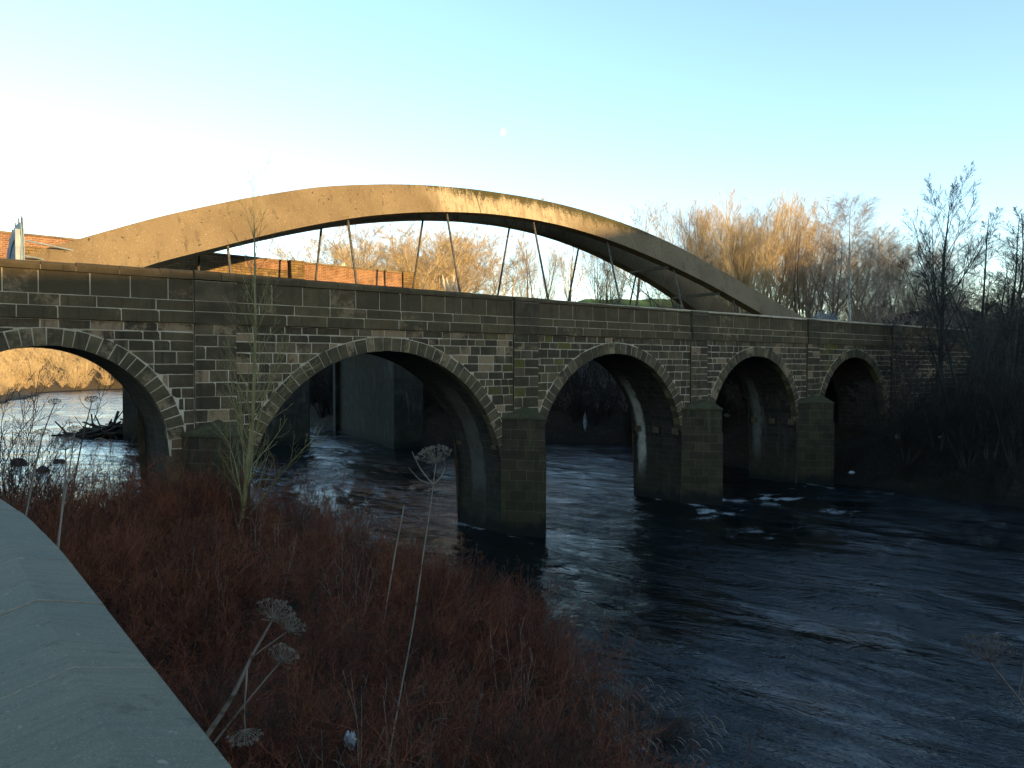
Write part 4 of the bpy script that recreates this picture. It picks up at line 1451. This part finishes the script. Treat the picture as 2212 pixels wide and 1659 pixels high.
# ------------------------------------------------------------------ slim young tree on the near bank
DT = 20.0
tp = [at(x, y, DT) for x, y in ((500, 1225), (511, 1187), (527, 1093), (534, 1011), (542, 946), (546, 904), (550, 785), (552, 687), (550, 606), (550, 508), (547, 430), (545, 385))]
tp = np.array(tp)
base = tp[0].copy()
base[2] = 1.2
tp = np.concatenate([[base], tp])
dl = np.concatenate([[0], np.cumsum(np.linalg.norm(np.diff(tp, axis=0), axis=1))])
ts = np.linspace(0, dl[-1], 26)
tp = np.stack([np.interp(ts, dl, tp[:, i]) for i in range(3)], -1)
rT = np.random.default_rng(12)
ch = grow(rT, [(tp, 0.085, 0.006)], [dict(n=40, len=0.27, ang=0.62, up=0.13, wig=0.06, f0=0.17, pts=7, shape='cone', rk=0.30),
                                     dict(n=6, len=0.42, ang=0.5, up=0.08, wig=0.09, f0=0.15, pts=5, shape='cone'),
                                     dict(n=3, len=0.5, ang=0.5, up=0.05, wig=0.12, f0=0.2, pts=3)], 0.0034)
# the low limbs read off the photograph
limbs = []
for pts, r0 in (([(524, 1105), (512, 1010), (492, 950), (455, 905)], 0.03), ([(531, 1120), (580, 1060), (640, 985), (690, 935)], 0.026), ([(527, 1150), (580, 1135), (640, 1128)], 0.018),
                ([(536, 1020), (560, 900), (590, 800), (612, 740)], 0.024), ([(541, 960), (500, 860), (478, 760)], 0.02), ([(545, 905), (600, 850), (650, 805), (685, 790)], 0.02)):
    q = [at(x, y, DT + rT.uniform(-0.5, 0.5) * (k > 0)) for k, (x, y) in enumerate(pts)]
    q = np.array(q)
    u = np.linspace(0, len(q) - 1, 9)
    q = np.stack([np.interp(u, np.arange(len(q)), q[:, i]) for i in range(3)], -1)
    q[1:-1] = (q[:-2] + 2 * q[1:-1] + q[2:]) / 4
    limbs.append((q, r0, 0.006))
lc = grow(rT, limbs, [dict(n=13, len=0.42, ang=0.5, up=0.08, wig=0.07, f0=0.15, pts=5, shape='cone', rk=0.35), dict(n=4, len=0.5, ang=0.5, up=0.05, wig=0.1, f0=0.15, pts=4)], 0.0032)
sl = empty('young_tree', base, 'slim young bare tree with upswept twigs on the near bank before the bridge', 'tree')
V, Q = tubes(ch[0], 8)
link('trunk', np_mesh('trunk', V, Q, B_OLIVE), sl)
V, Q = tubes([c for l in ch[1:] for c in l] + [c for l in lc for c in l], 4)
link('crown', np_mesh('crown', V, Q, B_OLIVE), sl)


# ------------------------------------------------------------------ dead hogweed
def umbel_chains(r, p, axis, R, rays=34, flat=0.42):
    """parasol of rays from p; each ends in a little umbel of its own"""
    ch, ends = [], []
    ax = unit(axis)
    for i in range(rays):
        f = math.sqrt((i + 0.5) / rays)
        az = i * 2.39996
        dr = turn(ax, 1.30 * f + r.normal(0, 0.04), az)
        L = R * (0.98 - 0.10 * f) * r.uniform(0.88, 1.08) * (0.60 + 0.40 * f)
        q = p + dr * L
        mid = p + dr * L * 0.5 + ax * L * -0.06
        ch.append((np.array([p, mid, q]), np.array([0.0016, 0.0013, 0.0010]) * (R / 0.15) ** 0.5))
        ends.append((q, unit(dr * 0.5 + ax * 0.7)))
    for q, d in ends:
        for j in range(9):
            e = q + turn(d, r.uniform(0.1, 1.15), r.uniform(0, 6.28)) * R * r.uniform(0.10, 0.19)
            ch.append((np.array([q, (q + e) / 2, e]), np.array([0.0010, 0.0011, 0.0026]) * (R / 0.15) ** 0.7))
    return ch


def path3(pts, depth, n=14, jit=0.0):
    q = np.array([at(x, y, depth + (pts_d if False else 0)) for x, y in pts])
    u = np.linspace(0, len(q) - 1, n)
    q = np.stack([np.interp(u, np.arange(len(q)), q[:, i]) for i in range(3)], -1)
    for _ in range(2):
        q[1:-1] = (q[:-2] + 2 * q[1:-1] + q[2:]) / 4
    return q


def hogweed(label, depth, stem, r0, r1, umbels, arms=(), mat=None, group='dead hogweed plants', seed=0, down=None, name='dead_hogweed', cat='dead plant'):
    """stem: image path from top to bottom; umbels: (x, y, axis in the picture (right, up), radius)"""
    r = np.random.default_rng(900 + seed)
    mat = mat or B_STRAW
    q = path3(stem, depth)
    end = q[-1] + unit(q[-1] - q[-4]) * (down if down is not None else 1.6)
    q = np.concatenate([q, [end]])
    root = empty(name, end, label, cat, group)
    V, Q = tubes([(q, np.linspace(r1, r0, len(q)))], 7)
    link('stem', np_mesh('stem', V, Q, mat), root)
    for pts, ra in arms:
        V, Q = tubes([(path3(pts, depth, 9), np.linspace(ra, ra * 0.45, 9))], 6)
        link('side_stem', np_mesh('side_stem', V, Q, mat), root)
    for x, y, ax, R in umbels:
        p = at(x, y, depth)
        V, Q = tubes(umbel_chains(r, p, np.array([ax[0], -0.15, ax[1]]), R), 4)
        link('umbel', np_mesh('umbel', V, Q, mat), root)
    return root


z8 = lambda x, y: (0.1953 * x, 729 + 0.1953 * y)
zb = lambda x, y: (0.3815 * x, 1026 + 0.3815 * y)
hogweed('tall pale dead hogweed with one broad seed head, standing before the nearest river pier', 7.8, [(942, 997), (936, 1046), (929, 1105), (915, 1190), (905, 1270), (888, 1380), (872, 1460)], 0.0085, 0.0042,
        [(942, 999, (-0.12, 1), 0.215)], [([(936, 1046), (912, 1020), (897, 992), (890, 975)], 0.006), ([(936, 1046), (955, 1030), (962, 1010), (960, 995)], 0.005), ([(936, 1046), (908, 1040), (893, 1022), (883, 1010)], 0.004)], None, 'dead hogweed plants', 1)
hogweed('headless snapped hogweed stalk left of the tall pale one', 13.5, [(873, 1092), (866, 1130), (856, 1180), (846, 1240)], 0.013, 0.013, [], (), None, 'dead hogweed plants', 2, 1.6)
hogweed('leaning dead hogweed with four seed heads beside the near wall', 4.6, [zb(1548, 812), zb(1500, 900), zb(1420, 1030), zb(1380, 1130), zb(1300, 1290), zb(1175, 1470)], 0.017, 0.005,
        [(*zb(1548, 815), (0.42, 0.95), 0.135), (*zb(1635, 878), (0.55, 0.9), 0.10), (*zb(1590, 1055), (0.40, 0.95), 0.115), (*zb(1388, 1440), (0.05, -1), 0.115)],
        [([zb(1410, 1060), zb(1450, 1010), zb(1540, 950), zb(1635, 880)], 0.006), ([zb(1215, 1515), zb(1310, 1390), zb(1470, 1195), zb(1590, 1057)], 0.009), ([zb(1398, 1080), zb(1394, 1200), zb(1380, 1330), zb(1388, 1440)], 0.0075)], None, 'dead hogweed plants', 3, 1.4)
hogweed('brown hogweed head reaching in over the water at the right edge', 5.0, [(2135, 1427), (2165, 1465), (2195, 1502), (2230, 1548), (2270, 1620)], 0.009, 0.006, [(2135, 1427, (-0.1, 1), 0.19)], [([(2200, 1508), (2207, 1470), (2212, 1430)], 0.004)], B_HOG, 'dead hogweed plants', 4, 2.6)
hogweed('dark hogweed with a round head against the bright water in the left arch', 12.0, [z8(605, 735), z8(575, 810), z8(530, 920), z8(470, 1080), z8(420, 1280), z8(370, 1500)], 0.012, 0.006, [(*z8(605, 738), (0.05, 1), 0.115)], (), B_BROWN, 'dead hogweed plants', 5, 1.4)
hogweed('dark hogweed with curved side arms, rightmost against the bright water', 12.0, [z8(1015, 715), z8(985, 830), z8(940, 1000), z8(890, 1230), z8(860, 1390)], 0.012, 0.006, [(*z8(1015, 717), (0, 1), 0.125)],
        [([z8(990, 800), z8(940, 770), z8(895, 715), z8(875, 650)], 0.006), ([z8(990, 800), z8(1060, 800), z8(1120, 770), z8(1185, 715)], 0.006)], B_BROWN, 'dead hogweed plants', 6, 1.4)
hogweed('largest pale hogweed head in front of the left arch', 9.0, [z8(725, 1240), z8(727, 1400), z8(725, 1520), z8(712, 1650)], 0.011, 0.007, [(*z8(725, 1242), (0.05, 1), 0.20), (*z8(1110, 1190), (0.35, 0.9), 0.105)],
        [([z8(735, 1490), z8(830, 1420), z8(960, 1330), z8(1110, 1192)], 0.005), ([z8(700, 1640), z8(640, 1530), z8(570, 1440), z8(520, 1410)], 0.006)], B_STRAW, 'dead hogweed plants', 7, 1.2)
hogweed('small pale hogweed just behind the largest head at left', 10.5, [z8(825, 1045), z8(815, 1150), z8(795, 1300), z8(770, 1450)], 0.010, 0.006, [(*z8(825, 1046), (0, 1), 0.115)], (), B_STRAW, 'dead hogweed plants', 8, 1.3)
hogweed('faint pale hogweed left of the largest head', 10.0, [z8(470, 1080), z8(440, 1250), z8(395, 1420), z8(360, 1600)], 0.010, 0.006, [(*z8(470, 1085), (0.05, 1), 0.12)], (), B_STRAW, 'dead hogweed plants', 9, 1.2)
hogweed('headless pale stalk slanting up at the far left edge', 9.5, [z8(420, 800), z8(330, 920), z8(190, 1070), z8(60, 1400), z8(-20, 1560)], 0.010, 0.004, [], [([z8(330, 920), z8(170, 1010), z8(0, 1110)], 0.004)], B_STRAW, 'dead hogweed plants', 10, 1.2)

# dark twiggy bush hiding the left end of the arch
for lab, x, y, dep, k in (('dark twiggy bush at the left edge in front of the left arch', 18, 990, 15.0, 1.25), ('smaller dark bush right of the one at the left edge', 62, 1010, 14.0, 0.8)):
    p = at(x, y, dep)
    p[2] -= 1.0
    V, Q = bush(350 + int(x), 16, 2.1, 0.75, 7, k2=4, rad=0.008, rmin=0.004)
    o = empty('dark_bush', p, lab, 'bush', 'dark bushes at the left edge')
    c = bpy.data.objects.new('twigs', np_mesh('twigs', V * k, Q, B_SCRUB))
    COL.objects.link(c)
    c.parent = o

# ------------------------------------------------------------------ grass hanging over the water
def grass_clump(label, x, y, depth, n, h, seed):
    r = np.random.default_rng(seed)
    p = at(x, y, depth)
    p[2] = 0.15
    low, tips = [], []
    for i in range(n):
        a = r.uniform(0, 6.28)
        L = h * r.uniform(0.6, 1.2)
        out = np.array([math.cos(a), math.sin(a), 0])
        q0 = p + out * r.uniform(0, 0.45)
        d = unit(out * r.uniform(0.1, 0.7) + UP)
        pts = [q0]
        for k_ in range(7):
            d = unit(d + out * 0.16 - UP * 0.05 * k_)
            pts.append(pts[-1] + d * L / 7)
        pts = np.array(pts)
        low.append((pts, np.linspace(0.0045, 0.002, 8)))
        if r.random() < 0.40:
            e = pts[-1]
            dd = unit(np.array([0.85, -0.35, 0.25]) + r.normal(0, 0.25, 3))
            bl = [e]
            for k_ in range(5):
                dd = unit(dd - UP * 0.42)
                bl.append(bl[-1] + dd * 0.055)
            tips.append((np.array(bl), np.array([0.002, 0.006, 0.008, 0.007, 0.004, 0.001])))
    o = empty('grass_clump', p, label, 'grass', 'grass clumps at the waterside')
    V, Q = tubes(low, 3)
    V2, Q2 = tubes(tips, 3)
    me = np_mesh('grass_blades', np.concatenate([V, V2]), np.concatenate([Q, Q2 + len(V)]), B_BROWN)
    me.materials.append(B_STRAW)
    me.polygons.foreach_set('material_index', (np.arange(len(Q) + len(Q2)) >= len(Q)).astype(np.int32))
    link('grass_blades', me, o)


grass_clump('larger tuft of brown grass with pale drooping blades over the water', 1420, 1590, 14.2, 190, 0.95, 61)
grass_clump('smaller pale-tipped grass tuft left of the larger one at the waterside', 1345, 1500, 15.6, 90, 0.75, 62)


# ------------------------------------------------------------------ pampas grass behind the brick wall
M_PLUME = bark_material('pampas plume', (0.50, 0.40, 0.27), (0.64, 0.53, 0.38))
def pampas(label, x, depth, ztop, n, wide, seed):
    r = np.random.default_rng(seed)
    p = at(x, 700, depth)
    p[2] = 9.55
    lv, pm = [], []
    for i in range(110):
        a = r.uniform(0, 6.28)
        out = np.array([math.cos(a), math.sin(a), 0])
        d = unit(out * 0.5 + UP)
        pts = [p + out * 0.1]
        for k_ in range(6):
            d = unit(d + out * 0.12 - UP * 0.09 * k_)
            pts.append(pts[-1] + d * 0.30)
        lv.append((np.array(pts), np.linspace(0.012, 0.003, 7)))
    for i in range(n):
        off = np.array([(i / (n - 1) - 0.5) * wide, r.uniform(-0.3, 0.3), 0])
        t = np.array([p[0], p[1], ztop - r.uniform(0, 0.5)]) + off
        q = np.array([p + (t - p) * f for f in (0, 0.5, 0.72)])
        lv.append((q, np.array([0.01, 0.008, 0.006])))
        fs = np.linspace(0.70, 1.0, 8)
        pm.append((np.array([p + (t - p) * f + np.array([0.05 * (f - 0.7), 0, 0]) for f in fs]), np.array([0.015, 0.06, 0.085, 0.09, 0.08, 0.06, 0.035, 0.006])))
        for j in range(60):
            f = r.uniform(0.72, 0.98)
            b = p + (t - p) * f
            e = b + np.array([r.normal(0, 0.09), r.normal(0, 0.09), r.uniform(0.05, 0.16)])
            pm.append((np.array([b, (b + e) / 2, e]), np.array([0.008, 0.008, 0.002])))
    o = empty('pampas_grass', p, label, 'pampas grass', 'pampas clumps behind the wall')
    V, Q = tubes(lv, 4)
    link('leaves', np_mesh('leaves', V, Q, B_TAN), o)
    V, Q = tubes(pm, 6)
    link('plumes', np_mesh('plumes', V, Q, M_PLUME), o)


pampas('pampas grass with many cream plumes showing over the brick wall', 722, 42.0, 12.85, 8, 1.25, 71)
pampas('pampas grass with a few upright plumes at the right end of the brick wall', 972, 46.0, 12.75, 5, 0.9, 72)

# ------------------------------------------------------------------ small things
def proj(p):
    c, s = math.cos(PITCH), math.sin(PITCH)
    q = np.array(p) - np.array([0, 0, EYE])
    zf = q[1] * c + q[2] * s
    return 1106 + 1650 * q[0] / zf, 829.5 - 1650 * (-q[1] * s + q[2] * c) / zf


# a bird on the crown of the arch
cand = []
for s in np.arange(4, 13, 0.05):
    z = float(curve(EXZ, s))
    p = W(s, -(rib_off(z, False) + 0.2), z)
    cand.append((abs(proj(p)[0] - 1173), s, z, p))
_, bs, bz, bp = min(cand, key=lambda c: c[0])
M_BIRD = plain_noise('grey feathers', (0.20, 0.20, 0.21), (0.34, 0.34, 0.35), 12, 0.8, 0.003)
M_BEAK = plain_noise('beak and legs', (0.28, 0.14, 0.05), (0.34, 0.18, 0.06), 20, 0.6, 0.001)
bird = empty('bird', bp, 'small grey bird perched on top of the concrete arch', 'bird')
bp = bp + UP * 0.01
spine = [(-0.20, 0.085, 0.004), (-0.16, 0.09, 0.018), (-0.11, 0.10, 0.030), (-0.05, 0.125, 0.055), (0.0, 0.14, 0.066), (0.05, 0.16, 0.062), (0.085, 0.19, 0.042), (0.105, 0.22, 0.031), (0.12, 0.245, 0.034), (0.145, 0.252, 0.026), (0.16, 0.25, 0.010)]
V, Q = tubes([(np.array([bp + D * a + UP * b for a, b, _ in spine]), np.array([c for _, _, c in spine]))], 10)
link('body', np_mesh('body', V, Q, M_BIRD), bird)
V, Q = tubes([(np.array([bp + D * 0.155 + UP * 0.25, bp + D * 0.175 + UP * 0.247, bp + D * 0.195 + UP * 0.243]), np.array([0.010, 0.006, 0.001]))], 6)
link('beak', np_mesh('beak', V, Q, M_BEAK), bird)
for sgn in (-1, 1):
    V, Q = tubes([(np.array([bp + N * 0.025 * sgn + UP * 0.10, bp + N * 0.028 * sgn + UP * 0.05, bp + N * 0.028 * sgn + D * 0.01 - UP * 0.01]), np.array([0.010, 0.005, 0.005]))], 6)
    link('leg', np_mesh('leg', V, Q, M_BEAK), bird)

# the moon: a gibbous disc far off in the daytime sky
mm = NT('moonlight')
em = mm.t.nodes.new('ShaderNodeEmission')
em.inputs[0].default_value = (1.0, 1.0, 0.98, 1)
em.inputs[1].default_value = 0.252
mm.t.links.new(em.outputs[0], mm.t.nodes['Material Output'].inputs[0])
mc_ = at(1086, 285, 2500.0)
fw = unit(mc_ - np.array([0, 0, EYE]))
rx = unit(np.cross(fw, UP))
ry = np.cross(rx, fw)
tilt = math.radians(-18)
ax, ay = rx * math.cos(tilt) + ry * math.sin(tilt), ry * math.cos(tilt) - rx * math.sin(tilt)
Rm = 12.4
mo = MB()
nu, nv_ = 24, 12
vs, fs = [], []
for j in range(nv_ + 1):
    ph = math.pi * j / nv_
    for i in range(nu):
        t = 2 * math.pi * i / nu
        x_, y_, z_ = math.sin(ph) * math.cos(t), math.cos(ph), math.sin(ph) * math.sin(t)
        if x_ < 0: x_ *= 0.62
        vs.append(mc_ + (ax * x_ + ay * y_ + fw * z_) * Rm)
for j in range(nv_):
    for i in range(nu):
        fs.append((j * nu + i, j * nu + (i + 1) % nu, (j + 1) * nu + (i + 1) % nu, (j + 1) * nu + i))
mo.add(vs, fs)
tag(mo.build('moon', mm.mat, None, True), 'small white daytime moon in the pale sky above the arch', 'moon')

# rocks, driftwood and litter
M_ROCK = plain_noise('wet dark rock', (0.008, 0.008, 0.007), (0.020, 0.019, 0.016), 3.0, 0.6, 0.05)
for i, (lab, x, y, sx_, sz_) in enumerate((('dark boulder nearest the left edge at the water under the left arch', 38, 1003, 0.6, 0.5), ('low dark boulder in the middle of the three at the left waterside', 92, 1016, 0.45, 0.3), ('rounded dark boulder, right one of the three at the left waterside', 128, 1000, 0.5, 0.36))):
    dep = 7.0 * 1650 / (y - 791.0)
    p = at(x, y, dep)
    p[2] = 0.15
    r = np.random.default_rng(400 + i)
    vs, fs = [], []
    nu, nv_ = 18, 10
    for j in range(nv_ + 1):
        ph = math.pi * j / nv_
        for k_ in range(nu):
            t = 2 * math.pi * k_ / nu
            d_ = np.array([math.sin(ph) * math.cos(t), math.sin(ph) * math.sin(t), math.cos(ph)])
            q = 1 + 0.5 * float(fbm(np.array([d_[0] * 1.4 + 3 * i + d_[2]]), np.array([d_[1] * 1.4 - d_[2]]), 50 + i, 3)[0])
            vs.append(p + d_ * np.array([sx_, sx_ * 0.8, sz_]) * q)
    for j in range(nv_):
        for k_ in range(nu):
            fs.append((j * nu + k_, (j + 1) * nu + k_, (j + 1) * nu + (k_ + 1) % nu, j * nu + (k_ + 1) % nu))
    m_ = MB()
    m_.add(vs, fs)
    tag(m_.build('boulder', M_ROCK, None, True), lab, 'boulder', 'boulders at the left waterside')
r = np.random.default_rng(77)
logs = []
cp_ = at(205, 935, 76.0)
for i in range(130):
    c_ = np.array([cp_[0] + r.normal(0.8, 1.5), cp_[1] + r.normal(0, 0.8), 0.2])
    c_[2] += max(0.05, r.uniform(0, 1.5) * (0.35 + 0.22 * (c_[0] - cp_[0])))
    d_ = unit(np.array([r.normal(0, 1), r.normal(0, 0.6), r.normal(0, 0.35)]))
    L = r.uniform(0.6, 2.2)
    logs.append((np.array([c_ - d_ * L, c_ + r.normal(0, 0.05, 3), c_ + d_ * L]), np.array([1, 0.9, 0.6]) * r.uniform(0.04, 0.17)))
V, Q = tubes(logs, 7)
tag(link('driftwood', np_mesh('driftwood', V, Q, B_SCRUB)), 'dark heap of driftwood caught against the far pier beyond the left arch', 'driftwood', None, 'stuff')

M_BAG = plain_noise('dirty white plastic', (0.20, 0.22, 0.22), (0.34, 0.36, 0.35), 5, 0.5, 0.01)
def litter(label, x, y, depth, w_, h_, seed, name='plastic_bag', cat='litter'):
    r = np.random.default_rng(seed)
    c_ = at(x, y, depth)
    n = 9
    vs = []
    for layer in (0, 1):
        for j in range(n):
            for i in range(n):
                a, b = i / (n - 1) - 0.5, j / (n - 1) - 0.5
                e = math.sqrt(max(0, 1 - (2.05 * a) ** 2)) * (0.25 + 1.1 * r.random())
                vs.append(c_ + np.array([a * w_ * (0.8 + 0.5 * r.random()), (0.16 if layer else -0.16) * w_ * (0.3 + r.random()) * math.cos(math.pi * a) * math.cos(math.pi * b) + r.normal(0, 0.04) * w_, b * h_ * e]))
    fs = []
    for layer in (0, 1):
        o_ = layer * n * n
        for j in range(n - 1):
            for i in range(n - 1):
                f = (o_ + j * n + i, o_ + j * n + i + 1, o_ + (j + 1) * n + i + 1, o_ + (j + 1) * n + i)
                fs.append(f if layer == 0 else f[::-1])
    edge = [i for i in range(n)] + [j * n + n - 1 for j in range(1, n)] + [(n - 1) * n + i for i in range(n - 2, -1, -1)] + [j * n for j in range(n - 2, 0, -1)]
    for a, b in zip(edge, edge[1:] + edge[:1]):
        fs.append((b, a, a + n * n, b + n * n))
    m_ = MB()
    m_.add(vs, fs)
    tag(m_.build(name, M_BAG, None, True), label, cat, 'white litter on the banks')


litter('long white plastic strip hanging in the dark trees behind the second river arch', 1264, 912, 66.0, 0.34, 1.5, 81)
litter('scrap of white plastic behind the third river arch', 1571, 897, 58.0, 0.45, 0.28, 82)
litter('scrap of white plastic low on the right bank beside the last river pier', 1840, 1021, 42.5, 0.36, 0.2, 83)
litter('white litter on the dark right bank below the end of the bridge', 1940, 943, 43.0, 0.32, 0.3, 84)
litter('small white scrap right of the litter below the bridge end', 2032, 944, 42.0, 0.28, 0.16, 85)
litter('torn white sheet caught in the thicket in the foreground', 756, 1598, 6.6, 0.11, 0.17, 86)
